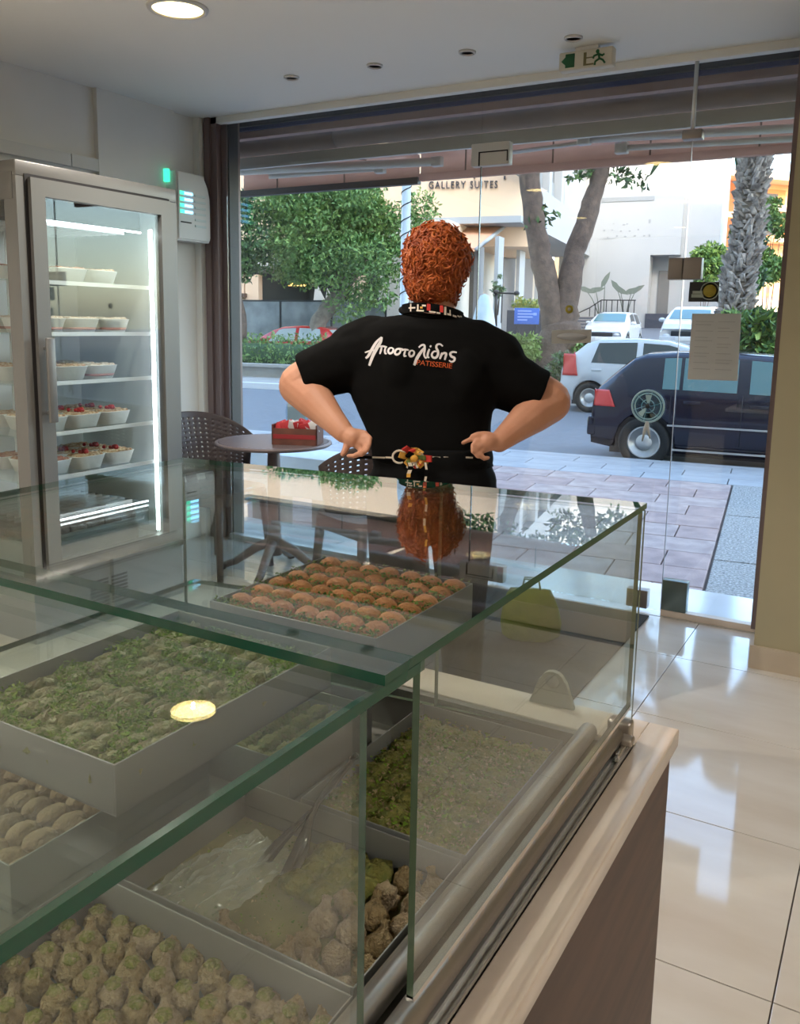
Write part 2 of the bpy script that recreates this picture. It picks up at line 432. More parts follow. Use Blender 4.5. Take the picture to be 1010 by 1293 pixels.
def translucent(name, k_):
    nt = MATS[name].node_tree; n = nt.nodes; p = n["Principled BSDF"]; out = n["Material Output"]
    tr = n.new("ShaderNodeBsdfTranslucent"); mx = n.new("ShaderNodeMixShader"); mx.inputs[0].default_value = k_
    src = p.inputs["Base Color"].links[0].from_socket if p.inputs["Base Color"].links else None
    if src: nt.links.new(src, tr.inputs[0])
    else: tr.inputs[0].default_value = p.inputs["Base Color"].default_value
    nt.links.new(p.outputs[0], mx.inputs[1]); nt.links.new(tr.outputs[0], mx.inputs[2]); nt.links.new(mx.outputs[0], out.inputs["Surface"])
translucent("awning_cloth", .6)
mat("awning_bar", (0.05, 0.045, 0.045), 0.5)
aw1 = awning("awning", "pinkish brown awning with a dark front bar, outside the left half of the glass", XL - .9, xm, 2.345, True)
aw2 = awning("awning", "pinkish brown awning without a dark bar, outside the right half of the glass", xm + .01, 0.6, 2.365, False)
def arm(t, pts, r_):
    b = MB(); o = t.location
    p = [Vector(q) - o for q in pts]
    b.tube(p, r_, 10); b.build("folding_arm", "awning_metal", t)
    j = MB(); j.bevbox((-.035, -.025, -.03), (.035, .025, .03), .006, M=Matrix.Translation(p[-1 if t is aw1 else 0])); j.build("arm_joint", "awning_metal", t)
arm(aw1, [ony(296, 217, 4.75), ony(552, 204, 4.95)], 0.026)
arm(aw1, [ony(340, 223, 4.85), ony(480, 213, 5.0)], 0.016)
arm(aw2, [ony(738, 176, 4.8), ony(1040, 160, 4.8)], 0.021)
arm(aw2, [ony(785, 187, 4.9), ony(1040, 173, 4.9)], 0.016)
arm(aw2, [ony(622, 196, 4.9), ony(735, 180, 4.8)], 0.012)
# long torsion bar, pink lath and navy board on the building over the awnings
b = MB(); b.box((XL - .9, 4.56, 2.335), (0.6, 4.62, 2.40)); b.box((XL - .9, 4.545, 2.325), (0.6, 4.56, 2.345)); struct(b.build("trim_4", "awning_metal"))
b = MB(); b.box((XL - .9, 4.30, 2.452), (0.6, 4.36, 2.492)); struct(b.build("trim_5", "pink_strip"))
b = MB(); b.box((XL - .9, 4.28, 2.492), (0.6, 4.36, 2.512)); struct(b.build("trim_6", "blue_strip"))
b = MB(); b.box((XL - .9, 4.26, 2.512), (0.6, 4.36, 3.0)); struct(b.build("trim_7", "navy_board"))
mat("facade_plain", (0.55, 0.52, 0.47), 0.85)
b = MB(); b.box((-42, YB - 9, 2.9), (1.0, 4.3, 23.5)); b.box((1.0, YB - 9, 2.9), (7.0, 4.3, 15)); b.box((7.0, YB - 9, 2.9), (60, 4.3, 32)); b.box((-42, 3.4, -0.4), (XL - .2, 4.3, 2.95)); b.box((XE + .2, 3.4, -0.4), (40, 4.3, 2.95))  # unseen blocks shaped to shade the street, low gap passes sun to cream hotel
struct(b.build("wall_shade_blocks", "facade_plain"))

# ------------------------------------------------------------------ street
A7 = R(7.0)
E1 = Vector((math.cos(A7), math.sin(A7), 0)); E2 = Vector((-math.sin(A7), math.cos(A7), 0))
def st(u, v, z): return E1 * u + E2 * v + Vector((0, 0, z))
ST = frame_of(Vector((0, 0, 0)), E1, E2, Vector((0, 0, 1)))
def tost(p): return Vector((p.dot(E1), p.dot(E2), p.z))
def sbox(name, lo, hi, m_, parent=None):
    return MB().box(lo, hi).build(name, m_, parent, ST if parent is None else None)
pave = struct(sbox("pavement", (-30, 3.4, -0.6), (20, 10.65, GZ - 0.03), "sand_joint"))
pm = [MB().bevbox((-.306, -.216, -.05), (.306, .216, 0), .008, smooth=False).mesh("paver", x) for x in ("paver_pink", "paver_pink_worn")]
for i in range(11):
    v = 4.66 + .22 + .44 * i
    if v > 9.3: break
    for j in range(12):
        u = -.28 - .31 - .62 * j - (.31 if i % 2 else 0) + .0
        if i % 2 and j == 0:
            MB().bevbox((-.28 - .306, v - .216, -.05), (-.284, v + .216, 0), .008, smooth=False).build("paver", "paver_pink", pave, Matrix.Translation((0, 0, GZ)))
        o = link("paver", pm[rng.random() < .4], pave); o.location = (u, v, GZ + rng.uniform(-.003, .002))
sm = MB().bevbox((-.80, -.80, -.05), (.80, .80, 0), .008, smooth=False).mesh("pebble_slab", "pebble_slab")
for i in range(3):
    for j in range(2):
        o = link("pebble_slab", sm, pave); o.location = (-.275 + .81 + 1.62 * j, 4.72 + .81 + 1.62 * i - (0.05), GZ)
gm = MB().bevbox((-.44, -.190, -.06), (.44, .190, 0), .008, smooth=False).mesh("granite_slab", "paver_grey")
for i in range(3):
    for j in range(14):
        o = link("granite_slab", gm, pave); o.location = (1.9 - .89 * j + .4 * (i % 2), 9.505 + .193 + .385 * i, GZ + .0)
MB().box((-20, 3.4, -.05), (-7.75, 9.4, 0)).build("paving_field", "paver_pink", pave, Matrix.Translation((0, 0, GZ)))
kerb = struct(sbox("kerb", (-30, 10.66, -0.6), (20, 10.86, GZ + .0), "paver_grey"))
road = struct(sbox("road", (-70, 10.8, -0.6), (50, 19.1, RZ), "asphalt"))
sbx = struct(sbox("kerb_far", (-70, 19.1, -0.6), (-3.4, 19.28, GZ + .02), "kerb_white"))
struct(sbox("pavement_far", (-70, 19.28, -0.6), (-3.4, 21.5, GZ), "concrete"))
struct(sbox("ground_far", (-120, 19.1, -0.7), (120, 150, RZ - .02), "asphalt"))
# side street climbing away on the right
mb = MB(); mb.add([(-3.6, 19.4, RZ + .0), (14, 19.4, RZ), (14, 90, 4.2), (-14, 90, 4.2), (-6.5, 27, .0)], [(0, 1, 2, 3, 4)]); mb_o = mb.build("road_side_street", "asphalt", None, ST); struct(mb_o)
# planter bed wall across the road
wl_ = struct(sbox("wall_planter", (-70, 21.5, -0.5), (-4.6, 21.75, 0.05), "concrete"))
struct(sbox("soil_bed", (-70, 21.75, -0.5), (-4.8, 23.2, 0.0), "soil"))

# ---- foliage
mat("leaf_green", (0.085, 0.19, 0.05), 0.55, noise=(1.2, (0.17, 0.30, 0.085)))
mat("leaf_bright", (0.15, 0.29, 0.075), 0.55, noise=(1.4, (0.26, 0.42, 0.12)))
mat("leaf_dark", (0.03, 0.075, 0.028), 0.55, noise=(1.5, (0.06, 0.13, 0.045)))
mat("leaf_fresh", (0.20, 0.33, 0.07), 0.55, noise=(2, (0.30, 0.42, 0.10)))
mat("leaf_yellow", (0.42, 0.45, 0.06), 0.55, noise=(6, (0.55, 0.50, 0.05)))
mat("leaf_grey", (0.16, 0.23, 0.15), 0.6, noise=(2, (0.24, 0.31, 0.20)))
mat("bark", (0.165, 0.108, 0.08), 0.9, noise=(7, (0.095, 0.065, 0.05), 6), bump=(16, 0.9))
mat("bark_pale", (0.30, 0.25, 0.20), 0.9, noise=(7, (0.19, 0.15, 0.12), 6), bump=(16, 0.9))
def leaves(name, blobs, n, size, mats, parent=None, shell=0.55, aspect=0.45, seed=1, droop=0.0):
    """n small leaf blades gathered in rounded clumps (centre, radii)"""
    g = np.random.default_rng(seed)
    vol = np.array([r[0] * r[1] * r[2] for c, r in blobs]) ** (2 / 3); vol /= vol.sum()
    idx = g.choice(len(blobs), n, p=vol)
    C_ = np.array([tuple(c) for c, r in blobs])[idx]; Rr = np.array([r for c, r in blobs])[idx]
    d = g.normal(size=(n, 3)); d /= np.linalg.norm(d, axis=1)[:, None]
    rad = shell + (1 - shell) * g.random(n) ** .6
    lump = 1 + .16 * np.sin(d[:, 0] * 7 + idx) * np.sin(d[:, 1] * 6 + 2 * idx) + .14 * np.sin(d[:, 2] * 9 + idx)
    P = C_ + d * (rad * lump)[:, None] * Rr
    a = d + g.normal(size=(n, 3)) * .8; a[:, 2] -= droop; a /= np.linalg.norm(a, axis=1)[:, None]
    b = np.cross(a, g.normal(size=(n, 3))); b /= np.linalg.norm(b, axis=1)[:, None]
    s = size * (.6 + .8 * g.random(n))
    L = a * s[:, None]; W = b * (s * aspect)[:, None]
    nrm = np.cross(a, b) * (s * .18)[:, None]
    V = np.stack([P - L * .5, P + W * .5 + nrm, P + L * .5, P - W * .5 + nrm], 1).reshape(-1, 3)
    Fq = np.arange(4 * n).reshape(n, 4)
    me = bpy.data.meshes.new(name)
    me.vertices.add(4 * n); me.vertices.foreach_set("co", V.ravel())
    me.loops.add(4 * n); me.loops.foreach_set("vertex_index", Fq.ravel())
    me.polygons.add(n); me.polygons.foreach_set("loop_start", np.arange(0, 4 * n, 4)); me.polygons.foreach_set("loop_total", np.full(n, 4))
    for m_ in mats: me.materials.append(MATS[m_])
    mi = g.integers(0, len(mats), n); me.polygons.foreach_set("material_index", mi)
    me.update(calc_edges=True); me.validate()
    o = link(name, me, parent); o["kind"] = "stuff"; return o
def clumps(c, R3, n, r, seed):
    g = np.random.default_rng(seed); out = []
    for i in range(n):
        d = g.normal(size=3); d /= np.linalg.norm(d); q = .45 + .5 * g.random()
        rr = r * (.7 + .6 * g.random())
        out.append((Vector((c[0] + d[0] * R3[0] * q, c[1] + d[1] * R3[1] * q, c[2] + d[2] * R3[2] * q)), (rr, rr, rr * .8)))
    return out
def trunk(mb, pts, rads, seed=0, n=12):
    g = np.random.default_rng(seed)
    pts = [Vector(p) for p in pts]; P = []; Q = []
    for i in range(len(pts) - 1):
        for k in range(6):
            t = k / 6; j = Vector((g.normal(), g.normal(), 0)) * rads[i] * .05
            P.append(pts[i].lerp(pts[i + 1], t) + j); Q.append((rads[i] * (1 - t) + rads[i + 1] * t) * (1 + g.normal() * .05))
    P.append(pts[-1]); Q.append(rads[-1]); mb.tube(P, Q, n)

# the round clipped-looking tree across the road on the left
k = 28.2
base = at(392, 425, k); 
t = thing("street_tree", "broad leafy green tree with a slanting pale trunk, behind the red car", "tree", (base.x, base.y, -0.1))
Tm = -Vector(t.location)
tb = MB(); trunk(tb, [Vector((0, 0, -.2)), at(402, 405, k) + Tm, at(433, 365, k) + Tm, at(425, 330, k) + Tm], [.33, .27, .22, .14], 3); 
trunk(tb, [at(433, 368, k) + Tm, at(470, 320, k) + Tm], [.15, .06], 4); trunk(tb, [at(430, 366, k) + Tm, at(370, 310, k) + Tm], [.15, .06], 5)
tb.build("trunk", "bark_pale", t)
cc = at(418, 285, k) + Tm
bl = clumps(cc, (2.5, 2.2, 2.05), 48, .84, 11) + [(at(x, y, k) + Tm, (r_ * 1.17, r_ * 1.17, r_ * .95)) for x, y, r_ in ((330, 300, .6), (345, 330, .6), (385, 345, .6), (455, 350, .8), (440, 385, .7), (478, 372, .55), (500, 330, .8), (515, 290, .7), (530, 262, .6), (340, 262, .7), (420, 250, .9))]
leaves("foliage", bl, 36000, .15, ["leaf_bright", "leaf_green", "leaf_fresh", "leaf_bright"], t, shell=.35, seed=3)
base = at(300, 330, 26.5)
t = thing("street_tree", "darker tree cut off by the left door post", "tree", (base.x, base.y, -0.1)); Tm = -Vector(t.location)
tb = MB(); trunk(tb, [Vector((0, 0, -.2)), Vector((.1, 0, 1.6)), at(290, 330, 26.5) + Tm], [.22, .18, .1], 8); tb.build("trunk", "bark", t)
leaves("foliage", clumps(at(288, 300, 26.5) + Tm, (1.0, 1.3, 1.6), 22, .6, 21), 6000, .16, ["leaf_dark", "leaf_green"], t, seed=5)

# forked tree in the bed, crown above the awning line
k = 20.5
base = at(684, 476, k)
t = thing("forked_tree", "tree with a thick brown trunk forking into two, beside the planting bed", "tree", (base.x, base.y, base.z)); Tm = -Vector(t.location)
s_ = k / F_PX
tb = MB()
trunk(tb, [Vector((0, 0, -.15)), at(698, 452, k) + Tm, at(708, 412, k) + Tm], [26 * s_, 23 * s_, 25 * s_], 1, 16)
trunk(tb, [at(703, 420, k) + Tm, at(690, 355, k) + Tm, at(676, 290, k) + Tm, at(668, 215, k) + Tm, at(655, 150, k + .4) + Tm], [16 * s_, 14 * s_, 13 * s_, 12 * s_, 8 * s_], 2, 14)
trunk(tb, [at(712, 420, k) + Tm, at(716, 375, k) + Tm, at(726, 320, k) + Tm, at(745, 265, k) + Tm, at(757, 220, k) + Tm, at(775, 150, k - .4) + Tm], [17 * s_, 15 * s_, 13 * s_, 12 * s_, 11 * s_, 8 * s_], 3, 14)
tb.build("trunk", "bark", t)
bl = [(at(x, y, k + dk) + Tm, (r_, r_, r_ * .75)) for x, y, r_, dk in
      ((800, 226, .32, 0), (780, 222, .32, 0), (745, 218, .25, 0), (725, 222, .2, 0), (815, 236, .14, 0), (684, 262, .16, 0), (676, 282, .26, 0), (690, 276, .2, .2), (683, 300, .14, 0), (700, 270, .12, 0),
       (640, 120, 1.2, 0), (700, 90, 1.3, .5), (770, 110, 1.4, 0), (830, 140, 1.0, -.5), (760, 50, 1.4, 0), (690, 30, 1.2, 0), (620, 60, 1.2, .6), (800, 170, .55, 0), (600, 150, .8, 0), (850, 90, 1., .3), (740, 165, .6, .6), (560, 100, .9, .5))]
leaves("foliage", bl, 9000, .17, ["leaf_dark", "leaf_green"], t, shell=.35, seed=9, droop=.3)

# palm trunk on the right
k = 15.0
base = onz(905, 500, -.3); pb = at(912, 470, k)
t = thing("palm_tree", "palm trunk clad in shaggy grey stubs of old fronds", "tree", (pb.x, pb.y, RZ)); Tm = -Vector(t.location)
path = [(908, 520, 15), (912, 470, 17), (920, 430, 19), (929, 385, 20), (936, 340, 18.5), (943, 300, 17.5), (949, 240, 17.5), (953, 200, 17), (959, 130, 17), (963, 60, 17)]
s_ = k / F_PX
tb = MB(); tb.tube([at(x, y, k) + Tm for x, y, r_ in path], [r_ * s_ * .74 for x, y, r_ in path], 16); tb.build("trunk", "bark_pale", t)
mat("frond_stub", (0.50, 0.44, 0.39), 0.9, noise=(9, (0.17, 0.14, 0.125), 5), bump=(30, .6))
sb = MB(); g = np.random.default_rng(4)
ax = [at(x, y, k) + Tm for x, y, r_ in path]
for i in range(820):
    q = i / 820 * (len(ax) - 1); j = int(q); f_ = q - j
    c = ax[j].lerp(ax[j + 1], f_); rr = (path[j][2] * (1 - f_) + path[j + 1][2] * f_) * s_
    th = i * 2.39996
    d = Vector((math.cos(th), math.sin(th), 0)); tz = Vector((-d.y, d.x, 0))
    up = (d * (.5 + .25 * g.normal()) + Vector((0, 0, 1)) + tz * g.normal() * .55).normalized()
    w_ = .062 * (1 + g.normal() * .25); h_ = .15 * (1 + g.normal() * .35)
    p = c + d * rr * .70
    v = [p - tz * w_, p + tz * w_, p + d * .03 + tz * w_ * .6 + up * h_, p + d * .03 - tz * w_ * .6 + up * h_, p + d * .075 - tz * w_ * .7, p + d * .075 + tz * w_ * .7, p + d * .09 + up * h_ * .9]
    sb.add(v, [(4, 5, 6), (5, 2, 6), (2, 3, 6), (3, 4, 6), (0, 3, 2, 1), (0, 1, 5, 4), (1, 2, 5), (0, 4, 3)])
so = sb.build("frond_stubs", "frond_stub", t); so["kind"] = "stuff"
# palm crown above the frame of the picture: keeps the tree whole
cr = MB(); top = ax[-1]
for i in range(22):
    th = i * 2.4; d = Vector((math.cos(th), math.sin(th), 0)); el = .9 - 1.5 * ((i * 7) % 22) / 22
    pts = [top + d * (2.2 * q) + Vector((0, 0, .3 + el * 2.2 * q - 1.3 * q * q)) for q in (0, .25, .5, .75, 1)]
    sd_ = Vector((-d.y, d.x, 0))
    for q in range(4):
        wq = (.05, .28, .34, .24, .03)
        cr.add([pts[q] - sd_ * wq[q], pts[q] + sd_ * wq[q], pts[q + 1] + sd_ * wq[q + 1], pts[q + 1] - sd_ * wq[q + 1]], [(0, 1, 2, 3)])
cr.build("fronds", "leaf_dark", t)

def bush(name, label, cat, px, py, k, rad, n, size, mats, seed, zb=None, stem=True):
    c = at(px, py, k); zb = c.z - rad[2] if zb is None else zb
    t = thing(name, label, cat, (c.x, c.y, zb))
    leaves("foliage", clumps((0, 0, c.z - zb), (rad[0] * .75, rad[1] * .75, rad[2] * .75), 14, min(rad) * .55, seed), n, size, mats, t, shell=.3, seed=seed)
    for i in range(4):
        a_ = i * 1.57; MB().tube([(0.02 * math.cos(a_), .02 * math.sin(a_), 0), (rad[0] * .4 * math.cos(a_), rad[1] * .4 * math.sin(a_), c.z - zb)], [.02, .008], 5).build("stem", "bark", t)
    return t
# hedge in the bed on the left
h0 = tost(onz(286, 460, 0.0)); t = thing("hedge", "clipped green hedge along the planter wall, in front of the red car", "hedge", tuple(st(-19, 22.75, 0.0)), A7)
bl = [(Vector((u, dv, zz)), (.6, .5, .42)) for u in np.arange(-8, 11.2, .62) for dv, zz in ((-.3, .35), (.15, .6), (-.1, .2))] + [(Vector((u, 0, .95)), (.4, .4, .35)) for u in (-.6, .1, .6)]
leaves("foliage", bl, 16000, .13, ["leaf_bright", "leaf_fresh", "leaf_green"], t, shell=.4, seed=31)
MB().bevbox((-8.2, -.45, 0), (11.4, .4, .68), .15).build("dark_core", "leaf_dark", t)  # added dark block, fills the hedge so nothing shows through
mb = MB()
for u in np.arange(-8, 11.2, .62): mb.tube([(u, 0, -.05), (u, .05, .6)], [.03, .015], 5)
mb.build("stems", "bark", t)["kind"] = "stuff"
# grey hatch of a planter box top right of the hedge
b = struct(sbox("wall_planter_cap", (-14.7, 21.35, 0.05), (-8.0, 21.8, 0.13), "concrete"))
bush("shrub", "fresh green shrub just above the person's right shoulder", "shrub", 657, 440, 20.0, (.55, .5, .40), 1500, .12, ["leaf_fresh"], 41, -.05)
bush("shrub", "grey-green shrub at the foot of the forked tree", "shrub", 715, 468, 19.6, (.45, .5, .42), 1400, .12, ["leaf_grey", "leaf_green"], 42, -.25)
bush("shrub", "spiky green shrub behind the white hatchback's tail light", "shrub", 728, 448, 20.6, (.45, .5, .38), 1300, .16, ["leaf_green", "leaf_fresh"], 43, -.1)
bush("shrub", "tall grassy green bush beside the palm trunk", "shrub", 948, 430, 14.6, (.55, .8, .85), 2600, .22, ["leaf_green", "leaf_fresh", "leaf_dark"], 44, RZ)
bush("conifer", "grey-green conifer right of the palm", "tree", 951, 320, 19, (.42, .6, 1.7), 3000, .16, ["leaf_grey", "leaf_green"], 45, 0)
bush("conifer", "slim green cypress close behind the palm trunk", "tree", 931, 330, 22, (.30, .5, 2.0), 2600, .14, ["leaf_green"], 46, 0.1)
bush("conifer", "yellow-green conifer tip rising beside the door frame", "tree", 975, 300, 24, (.5, .6, 2.0), 2600, .15, ["leaf_fresh", "leaf_green"], 47, 0.1)
bush("street_tree", "small tree in front of the orange apartment house", "tree", 893, 330, 40, (.9, 1, 1.4), 2200, .25, ["leaf_green", "leaf_fresh"], 48, 1.0)
bush("street_tree", "small tree against the balconies of the orange apartment house", "tree", 878, 265, 52, (1.2, 1, 2.2), 2500, .3, ["leaf_dark", "leaf_green"], 49, 1.0)

# lamp post wound with a wire
k = 16.5; p0 = at(512, 300, k); pz = RZ
t = thing("lamp_post", "pale blue-white post wound with a spiral wire, left of the person's head", "post", (p0.x, p0.y, pz))
mat("post_white", (0.66, 0.74, 0.80), 0.55)
mb = MB(); mb.lathe([(.12, 0), (.12, .25), (.088, .3), (.088, 4.6), (.06, 4.8)], 18); mb.build("pole", "post_white", t)
mb = MB(); mb.tube([(.092 * math.cos(a_ * .5), .092 * math.sin(a_ * .5), .5 + a_ * .5 * .27 / 6.283) for a_ in range(0, 180)], .011, 5); mb.build("wire", "rubber", t)
mb = MB(); mb.tube([(0, 0, 4.7), (0, .2, 5.0), (0, .9, 5.1)], .04, 8); mb.ell((0, 1.1, 5.08), (.14, .3, .07)); mb.build("lamp_head", "aluminium", t)

# ------------------------------------------------------------------ cars
mat("paint_navy", (0.006, 0.006, 0.020), 0.22, spec=0.4, coat=0.35)
mat("paint_white", (0.62, 0.63, 0.64), 0.2, coat=0.6)
mat("paint_red", (0.62, 0.035, 0.03), 0.2, coat=0.6)
mat("paint_blue", (0.10, 0.22, 0.5), 0.2, coat=0.6)
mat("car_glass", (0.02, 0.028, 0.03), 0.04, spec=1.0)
mat("car_glass_sky", (0.085, 0.19, 0.20), 0.05, spec=1.0)  # sky reflection put into the base colour
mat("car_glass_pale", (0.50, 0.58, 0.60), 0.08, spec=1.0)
mat("tyre", (0.022, 0.022, 0.022), 0.8)
mat("hubcap", (0.55, 0.55, 0.54), 0.35, metal=0.6)
mat("tail_red", (0.62, 0.02, 0.012), 0.15, coat=1.0)
mat("lamp_clear", (0.62, 0.64, 0.66), 0.12, coat=1.0)
mat("amber", (0.8, 0.30, 0.02), 0.2)
mat("car_trim", (0.02, 0.02, 0.022), 0.6)
mat("plate", (0.75, 0.75, 0.72), 0.5)
def lerp_tab(tab, x):
    if x <= tab[0][0]: return tab[0][1]
    for (a, b), (c, d) in zip(tab, tab[1:]):
        if x <= c: return b + (d - b) * (x - a) / max(1e-9, c - a)
    return tab[-1][1]
def wheel(t, x, y, z, r, side, name="wheel"):
    M = Matrix.Translation((x, y, z)) @ Matrix.Rotation(R(90) * (1 if side < 0 else -1), 4, 'X')
    mb = MB(); mb.lathe([(r * .62, -.09), (r * .9, -.10), (r, -.075), (r, .075), (r * .92, .098), (r * .66, .088), (r * .64, .06)], 28, 0, M)
    o = mb.build(name, "tyre", t)
    hb = MB()
    hb.lathe([(1e-6, .085), (r * .12, .088), (r * .16, .08), (r * .31, .083), (r * .32, .075)], 28, 0, M)
    hb.lathe([(r * .56, .072), (r * .60, .088), (r * .665, .080)], 28, 0, M)
    for k in range(10):
        a = k * math.tau / 10; c, s = math.cos(a), math.sin(a); c2, s2 = math.cos(a + .22), math.sin(a + .22)
        hb.add([M @ Vector(p) for p in ((c * r * .30, s * r * .30, .079), (c2 * r * .30, s2 * r * .30, .079), (c2 * r * .58, s2 * r * .58, .079), (c * r * .58, s * r * .58, .079))], [(0, 1, 2, 3)])
    hb.build("hubcap", "hubcap", o)
    kb = MB(); kb.lathe([(1e-6, .055), (r * .64, .055)], 24, 0, M); kb.build("wheel_disc", "car_trim", o)
def car(label, loc, rz, paint, L, W, top, belt, xw, wr, wins, rearwin, front_win, sill=.20, group=None, tail=None, glassm=("car_glass", "car_glass", "car_glass"), seams=(), name="car", head=True, arch=1.16):
    """x runs from the tail (0) to the nose (L); y across; all measures in metres"""
    t = thing(name, label, "car", loc, rz, group)
    zc = wr
    xs_ = sorted(set([round(v, 3) for v in np.linspace(0, L, 60)] + [round(a + d_, 3) for a in xw for d_ in np.linspace(-wr * arch, wr * arch, 15)] + [x for x, z in top]))
    def sec(x):
        q = abs(2 * x / L - 1); w = W / 2 * (1 - .13 * q ** 5)
        tz = lerp_tab(top, x); bz = min(lerp_tab(belt, x), tz - .02)
        zb = sill + .06 * max(0, (q - .8) / .2)
        for a in xw:
            if abs(x - a) < wr * arch: zb = max(zb, zc + math.sqrt((wr * arch) ** 2 - (x - a) ** 2))
        zb = min(zb, bz - .06)
        wrf = w * (.95 - .22 * min(1, max(0, (tz - bz) / .55)))
        z1 = max(zb + .01, min(sill + .14, bz - .05)); z2 = max(z1 + .01, min(.58, bz - .03))
        return [(w * .93, zb), (w * .985, z1), (w, z2), (w * .99, (z2 + bz) / 2), (w * .955, bz), (w * .955 + (wrf - w * .955) * .88, bz + (tz - bz) * .86), (wrf * .93, bz + (tz - bz) * .965), (wrf * .6, tz - .006), (0, tz)]
    vs = []; fs = []; n = 17
    for x in xs_:
        h = sec(x); ring = [(x, -y, z) for y, z in h] + [(x, y, z) for y, z in reversed(h[:-1])]
        vs += ring
    for i in range(len(xs_) - 1):
        for k_ in range(n - 1):
            a = i * n + k_; fs.append((a, a + 1, a + n + 1, a + n))
        fs.append((i * n + n - 1, i * n, (i + 1) * n, (i + 1) * n + n - 1))
    fs.append(tuple(range(n))); e = (len(xs_) - 1) * n; fs.append(tuple(range(e + n - 1, e - 1, -1)))
    body = MB().add(vs, fs, 0, True); body.build("body", paint, t)
    ub = MB()
    for a in xw: ub.box((a - wr * 1.15, -W / 2 * .9, .18), (a + wr * 1.15, W / 2 * .9, .62))
    ub.box((.25, -W / 2 * .88, .16), (L - .25, W / 2 * .88, .24)); ub.build("underbody", "car_trim", t)
    for a in xw:
        for s in (-1, 1): wheel(t, a, s * (W / 2 - .11), wr, wr, s)
    def side_patch(x0, x1, t0, t1, s, name, m_, off=.006, skew0=0, skew1=0):
        mb = MB(); P = []
        for i in range(9):
            for j in range(4):
                tt = t0 + (t1 - t0) * j / 3; xx = (x0 + skew0 * j / 3) + ((x1 + skew1 * j / 3) - (x0 + skew0 * j / 3)) * i / 8
                h = sec(xx); a, b = h[4], h[5]
                y = a[0] + (b[0] - a[0]) * tt; z = a[1] + (b[1] - a[1]) * tt
                P.append((xx, s * (y + off), z))
        F_ = [(i * 4 + j, i * 4 + j + 1, (i + 1) * 4 + j + 1, (i + 1) * 4 + j) for i in range(8) for j in range(3)]
        mb.add(P, F_, 0, True); return mb.build(name, m_, t)
    for s in (-1, 1):
        for (x0, x1, k0, k1) in wins: side_patch(x0, x1, .06, .98, s, "side_window", glassm[0], .006, k0, k1)
    def top_patch(x0, x1, f0, f1, name, m_):
        mb = MB(); P = []
        for i in range(9):
            x = x0 + (x1 - x0) * i / 8; h = sec(x); hw = h[6][0] * (f0 + (f1 - f0) * i / 8); hz = h[8][1]
            for j in range(7):
                y = hw * (j / 3 - 1); zz = hz - .035 * (y / max(.01, h[6][0])) ** 2 * .4
                sl = (lerp_tab(top, x + .02) - lerp_tab(top, x - .02)) / .04; nn = Vector((-sl, 0, 1)).normalized() * .012
                P.append((x + nn.x, y, zz + nn.z))
        mb.add(P, [(i * 7 + j, (i + 1) * 7 + j, (i + 1) * 7 + j + 1, i * 7 + j + 1) for i in range(8) for j in range(6)], 0, True); mb.build(name, m_, t)
    top_patch(*rearwin, .9, .9, "rear_window", glassm[1]); top_patch(*front_win, .92, .9, "windscreen", glassm[2])
    if tail:
        for s in (-1, 1):
            x0t, z0t, x1t, z1t, slant = tail; mb = MB(); P = []; nt_ = 9
            for i in range(nt_):
                for j in range(nt_):
                    z = z0t + (z1t - z0t) * j / (nt_ - 1); x = x0t + (x1t - slant * j / (nt_ - 1) - x0t) * i / (nt_ - 1)
                    h = sec(x); y = np.interp(z, [p[1] for p in h[:6]], [p[0] for p in h[:6]]); P.append((x, s * (y + .014), z))
            F_ = [(i * nt_ + j, i * nt_ + j + 1, (i + 1) * nt_ + j + 1, (i + 1) * nt_ + j) for i in range(nt_ - 1) for j in range(nt_ - 1)]
            e0 = len(P)
            for j in range(nt_): P.append((x0t - .03, s * abs(P[j][1]) * .72, P[j][2]))
            F_ += [(j, j + 1, e0 + j + 1, e0 + j) for j in range(nt_ - 1)]
            o = mb.add(P, F_, 0, True).build("tail_light", "tail_red", t); so = o.modifiers.new("thick", 'SOLIDIFY'); so.thickness = .012; so.offset = 0
    for xs0 in seams:
        for s in (-1, 1):
            h = sec(xs0); q = h[1:5]; MB().tube([(xs0, s * (y + .0005), z) for y, z in q], .0045, 5).build("door_seam", "car_trim", t)
    # bumpers, plate, handles, mirrors
    w0 = sec(0.0)[2][0]
    mb = MB(); mb.bevbox((-.05, -w0 * 1.02, .36), (.06, w0 * 1.02, .60), .025); mb.build("bumper", paint, t)
    w1 = sec(L)[2][0]
    mb = MB(); mb.bevbox((L - .06, -w1 * 1.02, .26), (L + .05, w1 * 1.02, .52), .025); mb.build("bumper", paint, t)
    mb = MB(); mb.box((-.062, -.26, .62), (-.0, .26, .73)); mb.build("number_plate", "plate", t)
    mb = MB(); mb.box((L + .01, -.26, .38), (L + .062, .26, .49)); mb.build("number_plate", "plate", t)
    xm_ = front_win[0]
    for s in (-1, 1):
        mb = MB(); h = sec(xm_); mb.ell((xm_ + .28, s * (W / 2 + .06), h[4][1] + .08), (.07, .11, .075)); mb.build("mirror", paint, t)
        for (x0, x1, k0, k1) in wins[-2:]:
            h = sec(x0 + .12); mb = MB(); mb.bevbox((x0 + .02, s * h[3][0] - .012, h[4][1] - .14), (x0 + .22, s * h[3][0] + .03, h[4][1] - .10), .008); mb.build("door_handle", paint, t)
    if head:
        for s in (-1, 1):
            mb = MB(); mb.ell((L - .09, s * w1 * .74, lerp_tab(belt, L - .1) - .14), (.13, w1 * .24, .085)); mb.build("headlight", "lamp_clear", t)
        mb = MB(); mb.bevbox((L - .02, -w1 * .55, .52), (L + .035, w1 * .55, .68), .02); mb.build("grille", "car_trim", t)
    return t, sec
